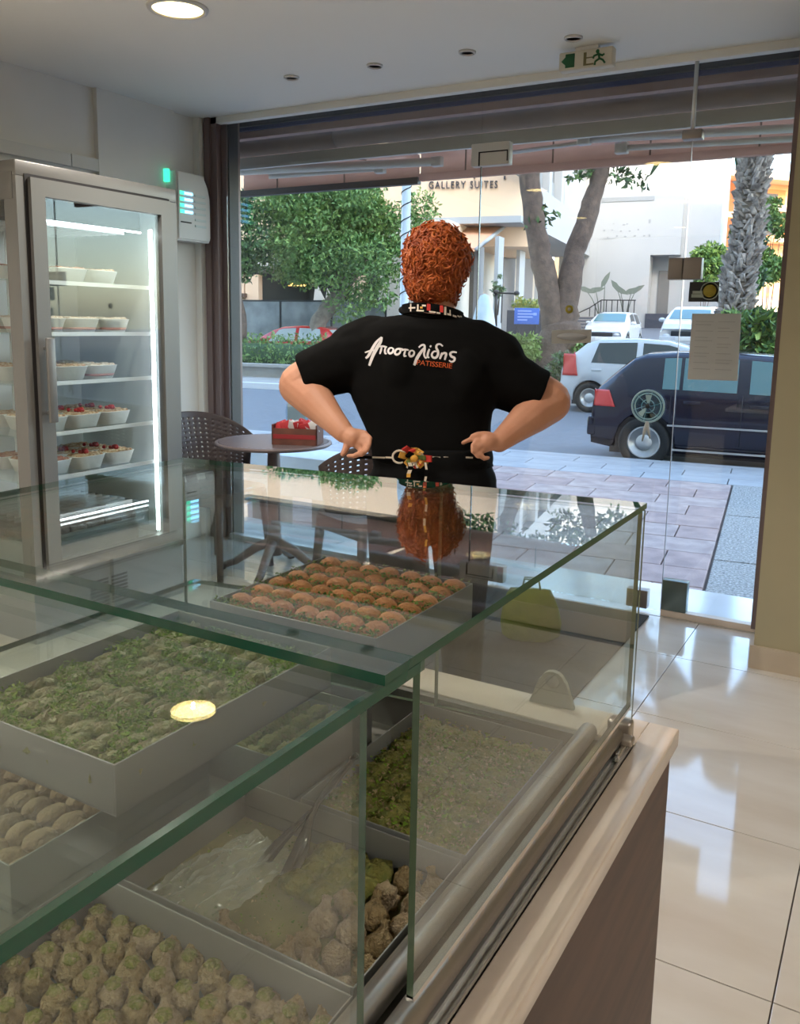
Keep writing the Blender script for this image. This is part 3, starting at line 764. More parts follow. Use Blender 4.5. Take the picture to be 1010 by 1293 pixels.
# parked hatchback in front
u0 = tost(at(738, 540, 10.72)).x
hb_top = [(0, .80), (.06, .98), (.26, 1.16), (.48, 1.36), (.62, 1.415), (1.0, 1.445), (1.7, 1.45), (2.2, 1.42), (2.55, 1.33), (3.15, 1.03), (3.4, .99), (3.9, .90), (4.1, .76), (4.15, .62)]
hb_belt = [(0, .70), (.3, .93), (.9, .965), (2.6, .93), (3.2, .90), (4.15, .60)]
t, sec = car("dark navy hatchback parked at the kerb just outside the glass, tail to the left", tuple(st(u0, 11.0 + .87, RZ)), A7, "paint_navy", 4.15, 1.74, hb_top, hb_belt, (.68, 3.19), .315,
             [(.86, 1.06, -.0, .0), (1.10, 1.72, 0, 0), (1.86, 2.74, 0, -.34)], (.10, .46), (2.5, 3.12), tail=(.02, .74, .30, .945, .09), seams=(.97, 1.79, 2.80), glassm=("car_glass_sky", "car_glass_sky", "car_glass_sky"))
for s_ in (-1, 1): MB().box((.95, s_ * .8765 - .0085, .54), (2.9, s_ * .8765 + .0085, .56)).build("side_moulding", "steel", t)
mb = MB(); mb.box((1.02, -.872, .24), (2.82, -.842, .262)); mb.build("sill_strip", "steel", t)
# white hatchback at the far side of the road
k = 19.0; u1 = tost(at(722, 500, k)).x
wh_top = [(0, .85), (.05, 1.0), (.28, 1.22), (.5, 1.42), (.75, 1.49), (1.5, 1.52), (2.1, 1.48), (2.5, 1.36), (3.1, 1.04), (3.7, .92), (3.9, .75)]
wh_belt = [(0, .75), (.3, 1.0), (2.6, .95), (3.1, .92), (3.9, .65)]
car("white hatchback with a red tail light, seen over the navy car's roof", tuple(st(u1, 18.5, RZ)), A7, "paint_white", 3.95, 1.70, wh_top, wh_belt, (.62, 3.1), .30,
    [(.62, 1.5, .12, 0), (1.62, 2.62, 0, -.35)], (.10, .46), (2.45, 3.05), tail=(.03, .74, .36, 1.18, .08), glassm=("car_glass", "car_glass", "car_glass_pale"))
# white SUV coming down the side street, nose to us
pv = at(759, 441, 35.5); rzs = R(-86)
suv_top = [(0, .95), (.1, 1.15), (.4, 1.42), (.8, 1.54), (2.0, 1.56), (2.5, 1.47), (3.15, 1.12), (3.6, 1.06), (4.05, .96), (4.25, .70)]
suv_belt = [(0, .85), (.5, 1.05), (2.6, 1.0), (3.2, .98), (4.25, .72)]
d_ = Vector((math.cos(rzs), math.sin(rzs), 0)); org = pv - d_ * 4.25 + Vector((0, 0, .0))
car("white SUV with a dark grille facing us in the side street mouth", (org.x, org.y, pv.z), rzs, "paint_white", 4.25, 1.80, suv_top, suv_belt, (.75, 3.35), .33,
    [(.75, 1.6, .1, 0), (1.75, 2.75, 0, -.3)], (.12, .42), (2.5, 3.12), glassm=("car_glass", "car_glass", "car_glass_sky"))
pv = at(862, 446, 27.0); org = pv - d_ * 4.0
car("white car half hidden behind the paper notice", (org.x, org.y, pv.z), rzs, "paint_white", 3.95, 1.70, wh_top, wh_belt, (.62, 3.1), .30,
    [(.62, 1.5, .12, 0), (1.62, 2.62, 0, -.35)], (.10, .46), (2.45, 3.05), glassm=("car_glass", "car_glass", "car_glass_sky"))
pv = at(890, 410, 48.0); org = pv - d_ * 3.9
car("small pale blue car far up the side street", (org.x, org.y, pv.z), rzs, "paint_blue", 3.95, 1.70, wh_top, wh_belt, (.62, 3.1), .30,
    [(.62, 1.5, .12, 0), (1.62, 2.62, 0, -.35)], (.10, .46), (2.45, 3.05), glassm=("car_glass", "car_glass", "car_glass_sky"))
# red car behind the hedge, nose to the left
pr = tost(at(416, 430, 27.0))
car("red hatchback behind the green hedge", tuple(st(pr.x, 25.6, -.28)), A7 + math.pi, "paint_red", 3.95, 1.70, wh_top, wh_belt, (.62, 3.1), .30,
    [(.62, 1.5, .12, 0), (1.62, 2.62, 0, -.35)], (.10, .46), (2.45, 3.05), tail=(.03, .74, .36, 1.18, .08), glassm=("car_glass_pale", "car_glass_pale", "car_glass_pale"))

# ------------------------------------------------------------------ buildings across the street
mat("plaster_white", (0.45, 0.453, 0.45), 0.8, noise=(.6, (0.425, 0.432, 0.432)))
mat("plaster_cream", (0.86, 0.60, 0.40), 0.85)
mat("canopy_orange", (0.80, 0.42, 0.24), 0.8)
mat("plaster_orange", (0.72, 0.42, 0.20), 0.85, noise=(.5, (0.68, 0.37, 0.17)))
mat("plaster_pale", (0.74, 0.66, 0.56), 0.85)
mat("shade_orange", (0.62, 0.20, 0.06), 0.85)  # balcony shade put into a darker orange than the wall
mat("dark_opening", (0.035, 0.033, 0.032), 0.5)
mat("window_dim", (0.17, 0.165, 0.155), 0.6)
mat("rail_pane", (0.27, 0.275, 0.27), 0.5)
mat("door_grey", (0.26, 0.26, 0.27), 0.5)
mat("rail_black", (0.015, 0.015, 0.017), 0.5)
mat("stone_dark", (0.06, 0.065, 0.085), 0.7)
mat("sign_blue", (0.05, 0.16, 0.60), 0.5)
mat("sign_blue_print", (0.35, 0.48, 0.85), 0.5)
mat("letter_dark", (0.05, 0.04, 0.05), 0.6)
mat("relief_grey", (0.30, 0.31, 0.31), 0.8)
def slab(pts, th, zlo, zhi):
    """upright slab between two plan points"""
    a, b = Vector(pts[0]), Vector(pts[1]); d = (b - a); d.z = 0; d.normalize(); nrm = Vector((-d.y, d.x, 0)) * th
    P = [(a.x, a.y), (b.x, b.y), (b.x + nrm.x, b.y + nrm.y), (a.x + nrm.x, a.y + nrm.y)]
    return P
def facade(px0, px1, k0, k1):
    """plan points of a facade between two picture columns at two depths"""
    a = at(px0, 410, k0); b = at(px1, 410, k1); return Vector((a.x, a.y, 0)), Vector((b.x, b.y, 0))
class Face:
    """local frame on a facade: x along it, y into the building, z up"""
    def __init__(s, a, b):
        s.a = a; s.d = (b - a).normalized(); s.n = Vector((-s.d.y, s.d.x, 0)); s.L = (b - a).length
        s.M = frame_of(a, s.d, s.n, Vector((0, 0, 1)))
    def hit(s, px, py):
        """where the sight line through a pixel meets the facade (along, up)"""
        d = ray(px, py); q = (s.a - EYE).dot(s.n) / d.dot(s.n); p = EYE + d * q
        return (p - s.a).dot(s.d), p.z
    def rect(s, mb, x0, y0, x1, y1, d0, d1, mi=0):
        a = s.hit(x0, y0); b = s.hit(x1, y1); 
        mb.box((min(a[0], b[0]), d0, min(a[1], b[1])), (max(a[0], b[0]), d1, max(a[1], b[1])), mi)
# museum-like white block
fa = Face(*facade(716, 845, 46.5, 44.5))
t = thing("building", "plain white building with a dark entrance recess, right of the forked tree", "building", tuple(fa.a)); t.matrix_world = fa.M
x_en0, z_en = fa.hit(821, 322); x_end = fa.L
mb = MB(); mb.box((-0.6, 0, -.5), (x_en0, 8, 13)); mb.box((x_en0 - .01, 0, z_en), (x_end + .3, 8, 13)); mb.box((x_en0 - .01, 1.3, -.5), (x_end + 3.2, 8, z_en + .02)); mb.build("wall", "plaster_white", t)
mb = MB(); fa.rect(mb, 760, 250, 826, 253, -.04, .1); mb.build("ledge", "relief_grey", t)
mb = MB(); mb.box((x_end - .3, .6, z_en - .15), (x_end + 2.1, 8, 14)); mb.build("upper_volume", "plaster_white", t)
mb = MB(); q0 = fa.hit(846, 245); q1 = fa.hit(848, 285); mb.box((q0[0] + .0, .55, q1[1]), (q0[0] + .28, .62, q0[1])); mb.build("window", "dark_opening", t)
mb = MB(); q0 = fa.hit(826, 340); q1 = fa.hit(836, 400); mb.box((q0[0] + .1, 1.22, q1[1] - .3), (q1[0] + .12, 1.31, q0[1])); mb.build("entrance_door", "window_dim", t)
mb = MB(); q0 = fa.hit(815, 396); mb.box((q0[0], -.12, -1), (x_end + 3.2, 1.5, q0[1])); mb.build("plinth", "stone_dark", t)
# faint raised lettering, too worn to read
mb = MB()
for px, py, w_, h_ in ((762, 290, 2, 2), (766, 299, 2, 2), (772, 290, 2, 1), (778, 297, 2, 2), (783, 291, 2, 1.5), (788, 298, 3, 1.5), (794, 291, 2, 1.5), (800, 297, 3, 1.5), (805, 289, 2, 2), (812, 297, 2.5, 1.5), (819, 296, 2, 3), (819, 277, 2.5, 5), (786, 283, 3, 1.5), (791, 282, 1.5, 1.5), (774, 282, 1.5, 1)):
    fa.rect(mb, px, py, px + w_, py + h_, -.03, .01)
mb.build("raised_letters", "relief_grey", t)
mb = MB(); fa.rect(mb, 760, 299, 776, 301.5, -.03, .01); mb.build("plaque", "plaster_white", t)
# white wing with a window band and a covered porch
fb = Face(*facade(668, 742, 33.0, 46.6))
t = thing("building", "white wing with an upstairs window band and a covered porch, behind the forked tree", "building", tuple(fb.a)); t.matrix_world = fb.M
def band(x): return fb.hit(x, 0)[0]
z_lo = fb.hit(717, 309)[1]; z_hi = fb.hit(717, 262)[1]
mb = MB(); mb.box((0, 0, z_lo), (fb.L, 5, z_hi)); mb.box((0, .35, z_hi - .01), (fb.L, 5, z_hi + 3.2)); mb.box((0, -.0, z_hi + 2.6), (fb.L, 5, z_hi + 4)); mb.build("wall", "plaster_white", t)
for i, (a, b) in enumerate(((665, 682), (687, 703), (708, 719), (724, 732))):
    x0, x1 = band(a), band(b)
    mb = MB(); mb.box((x0, .30, z_hi + .05), (x1, .36, z_hi + 2.5)); o = mb.build("window", "window_dim", t)
    mb = MB(); mb.box((x0, .27, z_hi + .05), (x1, .30, z_hi + .75)); mb.build("glass_rail", "rail_pane", o)
for a in (684.5, 705.5, 721.5):
    x0 = band(a); mb = MB(); mb.box((x0 - .28, .0, z_hi), (x0 + .28, .38, z_hi + 2.6)); mb.build("pier", "plaster_white", t)
mb = MB(); mb.box((-3.0, 2.4, -.5), (fb.L, 5, z_lo - .02)); mb.build("ground_floor_wall", "plaster_pale", t)
mb = MB(); mb.box((-1.6, .1, z_lo - .02), (0.05, 4, z_lo + .22)); mb.build("porch_roof", "plaster_white", t)
def porch(px0, px1, ytop, depth, name, m_, zb=None):
    n_ = fb.n * depth; ff = Face(fb.a + n_, fb.a + n_ + fb.d)
    a = ff.hit(px0, ytop); b = ff.hit(px1, 400)
    mb = MB(); mb.box((a[0], depth - .12, -.4 if zb is None else zb), (b[0], depth + .02, a[1])); return mb.build(name, m_, t)
porch(634, 645, 307, 2.42, "door", "door_grey"); porch(657, 668, 316, 2.42, "door", "door_grey")
porch(626, 629, 298, .7, "column", "plaster_white"); porch(653.5, 656.5, 303, .9, "column", "plaster_white"); porch(677, 679.5, 322, 1.0, "column", "plaster_white")
porch(600, 605, 310, 1.6, "column", "door_grey")
# sunlit cream hotel
fc = Face(*facade(285, 668, 35.0, 33.0))
t = thing("building", "sunlit cream building with dark raised lettering on its front", "building", tuple(fc.a)); t.matrix_world = fc.M
z0 = fc.hit(600, 289)[1]
mb = MB(); mb.box((-6, 0, 4.3), (fc.L, 6, 12)); mb.box((fc.hit(560, 0)[0], 3.0, -.5), (fc.L - 2.6, 6, 4.4)); mb.build("wall", "plaster_cream", t)
cpts = [at(528, 288, 33.0), at(641, 281, 33.0), at(601, 313, 30.2), at(500, 313, 30.2)]
inv = fc.M.inverted(); P = [inv @ p for p in cpts]; Q = [p - Vector((0, 0, .12)) for p in P]
mb = MB(); mb.add(P + Q, [(0, 3, 2, 1), (4, 5, 6, 7), (0, 1, 5, 4), (1, 2, 6, 5), (2, 3, 7, 6), (3, 0, 4, 7)]); mb.build("canopy", "canopy_orange", t)
mb = MB(); mb.tube([P[1] + Vector((0, -.03, -.06)), P[2] + Vector((0, -.03, -.06))], .07, 6); mb.build("canopy_edge", "plaster_white", t)
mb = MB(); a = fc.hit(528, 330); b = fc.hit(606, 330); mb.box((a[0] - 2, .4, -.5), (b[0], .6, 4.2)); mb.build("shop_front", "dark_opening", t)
def sign_text(body, face, x0, y0, x1, y1, m_, parent, name, d=-.05, ext=.03):
    me = glyphs(body, 1.0, extrude=ext, spacing=1.25)
    me.materials.append(MATS[m_])
    co = np.array([v.co for v in me.vertices]); lo, hi = co.min(0), co.max(0)
    a = face.hit(x0, y1); b = face.hit(x1, y0)
    for v in me.vertices:
        v.co = Vector((a[0] + (v.co.x - lo[0]) / (hi[0] - lo[0]) * (b[0] - a[0]), d - v.co.z, a[1] + (v.co.y - lo[1]) / (hi[1] - lo[1]) * (b[1] - a[1])))
    return link(name, me, parent)
sign_text("GALLERY SUITES", fc, 541.5, 228.5, 628.5, 238.5, "letter_dark", t, "lettering")
mb = MB(); fc.rect(mb, 636, 222.5, 638.5, 226.5, -.08, .0); fc.rect(mb, 598, 223, 600, 225.5, -.08, 0); mb.build("lettering_upper_line", "letter_dark", t)
# sunlit orange flats on the right
fo = Face(*facade(858, 1080, 64, 70))
t = thing("building", "orange block of flats with shaded balconies, behind the palm", "building", tuple(fo.a)); t.matrix_world = fo.M
a = fo.hit(900, 218)
mb = MB(); mb.box((-5, 0, -1), (fo.L, 10, a[1])); mb.build("wall", "plaster_orange", t)
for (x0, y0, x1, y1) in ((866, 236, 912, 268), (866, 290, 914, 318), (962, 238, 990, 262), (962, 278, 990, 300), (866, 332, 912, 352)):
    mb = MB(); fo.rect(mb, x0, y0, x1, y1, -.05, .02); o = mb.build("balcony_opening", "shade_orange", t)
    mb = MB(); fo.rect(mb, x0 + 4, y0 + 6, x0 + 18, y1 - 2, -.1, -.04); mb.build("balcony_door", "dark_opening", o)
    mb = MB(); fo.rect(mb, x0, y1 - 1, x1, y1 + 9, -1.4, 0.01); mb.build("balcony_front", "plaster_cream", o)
for px in (916, 926):
    mb = MB(); fo.rect(mb, px, 225, px + 5, 330, -1.5, -1.2); mb.build("pillar", "plaster_cream", t)
mb = MB(); fo.rect(mb, 860, 222, 1010, 228, -1.8, 0); mb.build("roof_edge", "plaster_cream", t)
mb = MB(); mb.box((-5, -6, -1), (fo.L, -5.6, fo.hit(900, 372)[1] - .4)); mb.build("garden_wall", "plaster_cream", t)
# near corner of another block at the top right
fe = Face(*facade(985, 1060, 40, 36))
t = thing("building", "pale pinkish block corner cut off by the right door frame", "building", tuple(fe.a)); t.matrix_world = fe.M
mb = MB(); a = fe.hit(990, 250); mb.box((0.2, .3, a[1]), (fe.L, 6, a[1] + 9)); mb.box((1.0, .8, -1), (fe.L, 6, a[1])); mb.build("wall", "plaster_pale", t)
# pale pole before the flats
p0 = at(918, 400, 45); t = thing("utility_pole", "thin white pole left of the palm", "post", (p0.x, p0.y, .3)); mb = MB(); mb.tube([(0, 0, 0), (0.1, 0, 9)], .16, 10); mb.build("pole", "plaster_white", t)

# restaurant on the left: cream columns, dark room, glass fence
ff_ = Face(fc.a + fc.n * .3, fc.a + fc.n * .3 + fc.d * fc.hit(520, 0)[0])
t = thing("building", "shaded cafe with cream columns and a dark open room, behind the left tree", "building", tuple(ff_.a)); t.matrix_world = ff_.M
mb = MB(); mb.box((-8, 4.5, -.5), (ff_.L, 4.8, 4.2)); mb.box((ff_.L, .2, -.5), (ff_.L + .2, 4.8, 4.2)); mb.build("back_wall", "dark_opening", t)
mb = MB(); mb.box((-8, -.2, 3.5), (ff_.L, 4.5, 4.25)); mb.build("roof", "plaster_pale", t)
for px in (318, 452, 300):
    a = ff_.hit(px, 380); mb = MB(); mb.box((a[0] - .28, 0, -.5), (a[0] + .28, .5, 3.2)); mb.build("column", "plaster_cream", t)
mb = MB(); a = ff_.hit(286, 372); b = ff_.hit(312, 374); mb.box((a[0], -.3, a[1] - .1), (b[0], .4, a[1] + .05)); mb.build("counter_top", "wood_brown", t)
mb = MB(); a = ff_.hit(350, 357); b = ff_.hit(382, 358); mb.box((a[0], 1.5, a[1] - .06), (b[0], 1.6, a[1] + .06))
mat("warm_glow", (1, .6, .2), 0.5, emit=((1.0, 0.55, 0.16), 3.0)); mb.build("strip_light", "warm_glow", t)
mb = MB(); 
for px, py in ((398, 365), (412, 372)):
    a = ff_.hit(px, py); mb.prism([(a[0], a[1] - .5), (a[0] + .5, a[1] - .5), (a[0] + .1, a[1] + .25)], .2, .3, 0, Matrix.Rotation(R(90), 4, 'X'))
mb.build("folded_parasol", "plaster_pale", t)
fence = thing("glass_fence", "glazed terrace fence with dark posts, behind the red car", "fence", tuple(st(-17, 27.6, -.3)), A7)
mat("fence_glass", (0.33, 0.37, 0.37), 0.3, noise=(1.6, (0.17, 0.20, 0.20), 6))  # opaque tone with the glass's pale reflections put into its colour
mat("fence_base", (0.07, 0.075, 0.065), 0.7)
NF = 6
for i in range(NF + 1):
    mb = MB(); mb.box((-8 + 2.1 * i, -.03, 0), (-7.94 + 2.1 * i, .03, 2.42)); mb.build("post", "rail_black", fence)
    if i < NF:
        mb = MB(); mb.box((-7.93 + 2.1 * i, -.006, .95), (-5.92 + 2.1 * i, .006, 2.36)); mb.build("pane", "fence_glass", fence)
XF = -8 + 2.1 * NF
mb = MB(); mb.box((-8, -.05, -.1), (XF, .05, .94)); mb.build("base_wall", "fence_base", fence)
mb = MB(); mb.box((-8, -.02, 2.36), (XF, .02, 2.42)); mb.build("top_rail", "rail_black", fence)

# steps, railing, planter and sign in front of the wing
p = at(735, 420, 41.0)
t = thing("stone_stairs", "dark stone steps left of the white SUV", "stairs", tuple(p), A7 + .1); 
for i in range(6):
    mb = MB(); mb.bevbox((-2.6, .32 * i, -.6), (1.5, .32 * i + .34, .02 + .15 * i), .015); mb.build("step", "stone_dark", t)
    mb = MB(); mb.box((-2.6, .32 * i - .01, .0 + .15 * i), (1.5, .32 * i + .05, .03 + .15 * i)); mb.build("nosing", "concrete", t)
p = at(785, 404, 42.6); t = thing("railing", "black metal railing above the stone steps", "railing", tuple(p), A7)
for i in range(9):
    mb = MB(); mb.tube([(-1.6 + .27 * i, 0, -.3), (-1.6 + .27 * i, 0, .95 if i > 1 else .55 + .2 * i)], .026, 6); mb.build("baluster", "rail_black", t)
mb = MB(); mb.tube([(-3.3, -.2, -.25), (-1.6, 0, .58), (-1.05, 0, .96), (.62, 0, .96)], .03, 6); mb.build("handrail", "rail_black", t)
# large-leaved plants against the white wall
mat("leaf_muted", (0.12, 0.145, 0.12), 0.6)  # one muted grey-green for stem and leaf
for n_, (px, py, lv) in enumerate(((757, 392, ((740, 366, -20), (752, 366, 10))), (762, 392, ((764, 354, 62),)), (788, 392, ((778, 362, -50), (783, 366, -30))), (790, 394, ((798, 367, 15), (803, 366, 30))))):
    p = at(px, py, 44.0); t = thing("banana_plant", ("low broad-leaved plant leftmost along the white wall", "tall broad-leaved plant with one upright leaf at the white wall", "broad-leaved plant with a leaf tipping left, above the railing", "broad-leaved plant with small leaves rightmost along the white wall")[n_], "plant", (p.x, p.y, p.z - .3))
    mb = MB(); lf = MB()
    for lx, ly, an in lv:
        e_ = at(lx, ly, 43.8) - Vector(t.location); mb.tube([(0, 0, 0), e_ * .55 + Vector((0, 0, .15)), e_], [.03, .022, .015], 6)
        ca, sa = math.cos(R(an)), math.sin(R(an)); L_ = .50
        ax_ = (_r * ca + Vector((0, 0, 1)) * sa); pr_ = (-_r * sa + Vector((0, 0, 1)) * ca)
        pts = [e_ - ax_ * L_ * .9, e_ - ax_ * L_ * .3 + pr_ * .13, e_ + ax_ * L_ * .4 + pr_ * .11, e_ + ax_ * L_, e_ + ax_ * L_ * .4 - pr_ * .11, e_ - ax_ * L_ * .3 - pr_ * .13]
        lf.add(pts + [q + Vector((0.0, .02, 0)) for q in pts], [(0, 1, 2, 3, 4, 5), (11, 10, 9, 8, 7, 6)] + [(i, 6 + i, 6 + (i + 1) % 6, (i + 1) % 6) for i in range(6)])
    mb.build("stem", "leaf_muted", t); lf.build("leaf", "leaf_muted", t)
p = at(664, 392, 27.0); fp = thing("planter", "dark planter box with yellow-green flowers, behind the blue sign", "planter", (p.x, p.y, p.z - 1.0), A7)
mb = MB(); mb.box((-.55, -.2, 0), (.55, .3, 1.0)); mb.build("box", "stone_dark", fp)
leaves("flowers", clumps((0, .05, 1.15), (.5, .2, .12), 10, .2, 61), 900, .1, ["leaf_yellow", "leaf_fresh"], fp, seed=61)
p = at(665, 399, 26.5); t = thing("notice_board", "small blue notice board with pale print, in front of the flower planter", "sign", (p.x, p.y, p.z), A7 + .3)
mb = MB(); mb.bevbox((-.38, -.02, -.25), (.38, .02, .24), .008); mb.build("board", "sign_blue", t)
mb = MB()
for i, (w_, z_) in enumerate(((.42, .13), (.5, .04), (.46, -.05), (.3, -.14))): mb.box((-.28, -.024, z_), (-.28 + w_, -.0195, z_ + .04))
mb.box((.2, -.024, .02), (.3, -.0195, .1)); mb.build("print", "sign_blue_print", t)
mb = MB(); mb.tube([(-.3, .01, -1.2), (-.3, .01, -.2)], .02, 6); mb.tube([(.3, .01, -1.2), (.3, .01, -.2)], .02, 6); mb.build("legs", "rail_black", t)
p = at(641, 412, 27.5); t = thing("railing", "low black hand rail with ball ends beside the porch steps", "railing", (p.x, p.y, p.z), A7)
mb = MB(); mb.tube([(-.4, 0, 0), (-.42, 0, 1.05)], .05, 8); mb.tube([(-.22, 0, .1), (-.22, 0, 1.05)], .02, 6); mb.tube([(-.45, 0, 1.05), (.25, 0, 1.02)], .03, 6); mb.ell((-.42, 0, 1.07), (.1, .1, .08)); mb.ell((.25, 0, 1.03), (.1, .1, .08)); mb.build("bars", "rail_black", t)
bush("potted_conifer", "small pointed evergreen beside the porch column", "plant", 629, 360, 27.8, (.22, .2, .55), 700, .1, ["leaf_green", "leaf_grey"], 71, at(629, 398, 27.8).z)
p = at(611, 396, 24.5); mat("tarp_blue", (0.52, 0.66, 0.76), 0.45, noise=(3, (0.66, 0.76, 0.82)))
t = thing("covered_heater", "pale blue covered upright shape just right of the person's neck", "cover", (p.x, p.y, RZ))
mb = MB(); mb.lathe([(.25, 0), (.30, .4), (.34, 1.0), (.36, 1.6), (.30, 1.95), (.22, 2.3), (.12, 2.55), (1e-6, 2.6)], 14); mb.build("cover", "tarp_blue", t)
mb = MB(); mb.tube([(.345 * math.cos(i * .45), .345 * math.sin(i * .45), 1.05) for i in range(14)], .02, 6, closed=True); mb.build("tie", "rubber", t)
# low white bench outside, behind the cafe table
p = ony(395, 578, 5.1); t = thing("bench", "low white block bench outside the glass, seen under the cafe table", "bench", (p.x, p.y, GZ))
mb = MB(); mb.bevbox((-.55, -.2, 0.35), (.30, .2, p.z - GZ + .03), .01); mb.build("seat", "post_white", t); mb = MB(); mb.box((-.45, -.15, 0), (-.3, .15, .36)); mb.box((.1, -.15, 0), (.25, .15, .36)); mb.build("foot", "concrete", t)

# ------------------------------------------------------------------ ceiling fittings
mat("lamp_rim", (0.62, 0.60, 0.56), 0.4)
mat("lamp_glow", (1, .93, .78), 0.5, emit=((1.0, 0.78, 0.34), 4.6))
mat("lamp_off", (0.50, 0.49, 0.46), 0.4)
def downlight(x, y, r, lit, label, group=None):
    t = thing("ceiling_downlight", label, "ceiling light", (x, y, ZC), 0, group)
    mb = MB(); mb.lathe([(r * 1.18, 0), (r * 1.16, -.008), (r * 1.0, -.011), (r * .97, -.004)], 32); mb.build("trim_ring", "lamp_rim", t)
    mb = MB(); mb.lathe([(1e-6, -.004), (r * .98, -.004)], 32); mb.build("diffuser" if lit else "reflector", "lamp_glow" if lit else "lamp_off", t)
    if lit:
        d = bpy.data.lights.new("downlight", 'SPOT'); d.energy = LAMP_W * 4; d.color = (1.0, .94, .86); d.spot_size = R(150); d.spot_blend = .8; d.shadow_soft_size = .006
        o = link("lamp_light", d, t); o.location = (0, 0, -.03)
    return t
p = onz(222, 4, ZC)
lamp_pts = [(p.x - .03, p.y + .04), (-1.66, 1.62), (-2.9, .80), (-1.9, -.40), (-3.2, -1.2), (-2.4, -2.5), (1.4, -.5), (-.6, -1.9), (1.5, 1.9)]  # last three are added out of view to brighten the room
names = ["lit round ceiling light over the fridge, the one seen directly", "lit round ceiling light above the far end of the display case", "lit round ceiling light nearer the left wall, in line with the fridge's near side", "lit round ceiling light behind the viewer on the left",
         "lit round ceiling light by the left wall behind the viewer", "lit round ceiling light in the back left of the shop", "added round ceiling light at the right behind the viewer, brightening the room", "added round ceiling light in the middle behind the viewer, brightening the room", "added round ceiling light over the open floor near the olive pier, brightening the case"]
for (x, y), nm in zip(lamp_pts, names): downlight(x, y, .098, True, nm)
nm = ["first small unlit spot from the left wall, near the glass", "second small unlit spot from the left wall, near the glass", "third small unlit spot from the left wall, near the glass", "small unlit spot just above the exit sign"]
for (px, py), l_ in zip(((368, 97), (473, 82), (590, 65), (724, 47)), nm):
    p = onz(px, py, ZC); downlight(p.x, p.y, .032, False, l_)
# exit sign hung on the cornice
mat("exit_face", (0.60, 0.56, 0.46), 0.5); mat("exit_green", (0.01, 0.10, 0.03), 0.5); mat("exit_olive", (0.16, 0.14, 0.05), 0.5)
YX = 3.72; a = ony(705, 88, YX); b = ony(774, 60, YX); z1 = ony(740, 62, YX).z; z0 = ony(740, 86, YX).z
t = thing("exit_sign", "emergency exit sign with green pictograms under the ceiling", "exit sign", ((a.x + b.x) / 2, YX, z1))
W2 = (b.x - a.x) / 2; H_ = z1 - z0
mb = MB(); mb.bevbox((-W2, 0, -H_), (W2, .05, 0), .006); mb.build("housing", "exit_face", t)
mb = MB(); mb.box((-.05, .01, -.002), (.05, .04, ZC - z1 - .002)); mb.build("bracket", "white_plastic", t)
mb = MB()
def fr(x): return -W2 + 2 * W2 * x
mb.box((fr(.13), -.003, -H_ * .86), (fr(.30), 0, -H_ * .14))
mb.add([(fr(.05), -.002, -H_ * .5), (fr(.14), -.002, -H_ * .25), (fr(.14), -.002, -H_ * .75)], [(0, 1, 2)])
mx = fr(.74)
mb.ell((mx - .004, -.001, -H_ * .2), (.008, .003, .008))
for q in ([(0, -.30), (.006, -.62)], [(0, -.35), (-.018, -.42), (-.022, -.55)], [(0, -.35), (.018, -.45), (.026, -.38)], [(.005, -.6), (-.012, -.72), (-.014, -.9)], [(.006, -.6), (.02, -.68), (.03, -.86)]):
    mb.tube([(mx + x, -.001, z * H_) for x, z in q], .0045, 6)
mb.build("pictogram", "exit_green", t)
mb = MB(); mb.box((fr(.47), -.003, -H_ * .86), (fr(.52), 0, -H_ * .18)); mb.box((fr(.52), -.002, -H_ * .50), (fr(.66), 0, -H_ * .44)); mb.box((fr(.52), -.002, -H_ * .86), (fr(.66), 0, -H_ * .78)); mb.build("door_mark", "exit_olive", t)

# ------------------------------------------------------------------ display fridge
glass("fridge_glass", (0.95, 0.975, 0.97))
mat("unit_dark", (0.022, 0.024, 0.026), 0.6, spec=0.2)
mat("led_white", (1, 1, 1), 0.5, emit=((0.88, 0.95, 1.0), 7.0))
mat("shelf_edge", (0.80, 0.83, 0.83), 0.3)
FX0, FX1, FY0, FY1, FZ = -3.70, -3.0, 2.217, 3.066, 1.945
fz = thing("display_fridge", "tall grey glass-doored dessert fridge against the left wall", "fridge", (FX1, (FY0 + FY1) / 2, 0))
O = Vector(fz.location)
def fb_(name, lo, hi, m_, bev=0, parent=None):
    mb = MB(); lo = Vector(lo) - O; hi = Vector(hi) - O
    mb.bevbox(lo, hi, bev) if bev else mb.box(lo, hi)
    return mb.build(name, m_, parent or fz)
fb_("top", (FX0, FY0, 1.885), (FX1, FY1, FZ), "fridge_grey", .004)
fb_("post", (FX1 - .075, FY0, .25), (FX1, FY0 + .05, 1.885), "fridge_grey")
fb_("post", (FX1 - .05, FY1 - .06, .25), (FX1, FY1, 1.885), "fridge_grey")
fb_("post", (FX0, FY0, .25), (FX0 + .05, FY0 + .03, 1.885), "fridge_grey")
fb_("base_cabinet", (FX0, FY0, .0), (FX1 - .015, FY1, .262), "fridge_base")
fb_("plinth_edge", (FX0, FY0 - .004, .25), (FX1, FY1, .275), "fridge_grey")
mb = MB()
for i in range(8): 
    for a_, b_ in ((2.50, 2.60), (2.62, 2.71)): mb.box(Vector((FX1 - .02, a_, .07 + .017 * i)) - O, Vector((FX1 - .012, b_, .079 + .017 * i)) - O)
mb.build("vent_slots", "dark_slot", fz)
fb_("back_panel", (FX0, FY0, .26), (FX0 + .02, FY1, 1.89), "fridge_inner")
fb_("side_panel", (FX0, FY1 - .02, .26), (FX1 - .05, FY1, 1.89), "fridge_inner")
fb_("side_glass", (FX0 + .05, FY0 + .006, .275), (FX1 - .075, FY0 + .012, 1.885), "fridge_glass")
fb_("side_glass_frame", (FX0 + .02, FY0 - .002, 1.80), (FX1 - .02, FY0 + .02, 1.90), "fridge_grey")
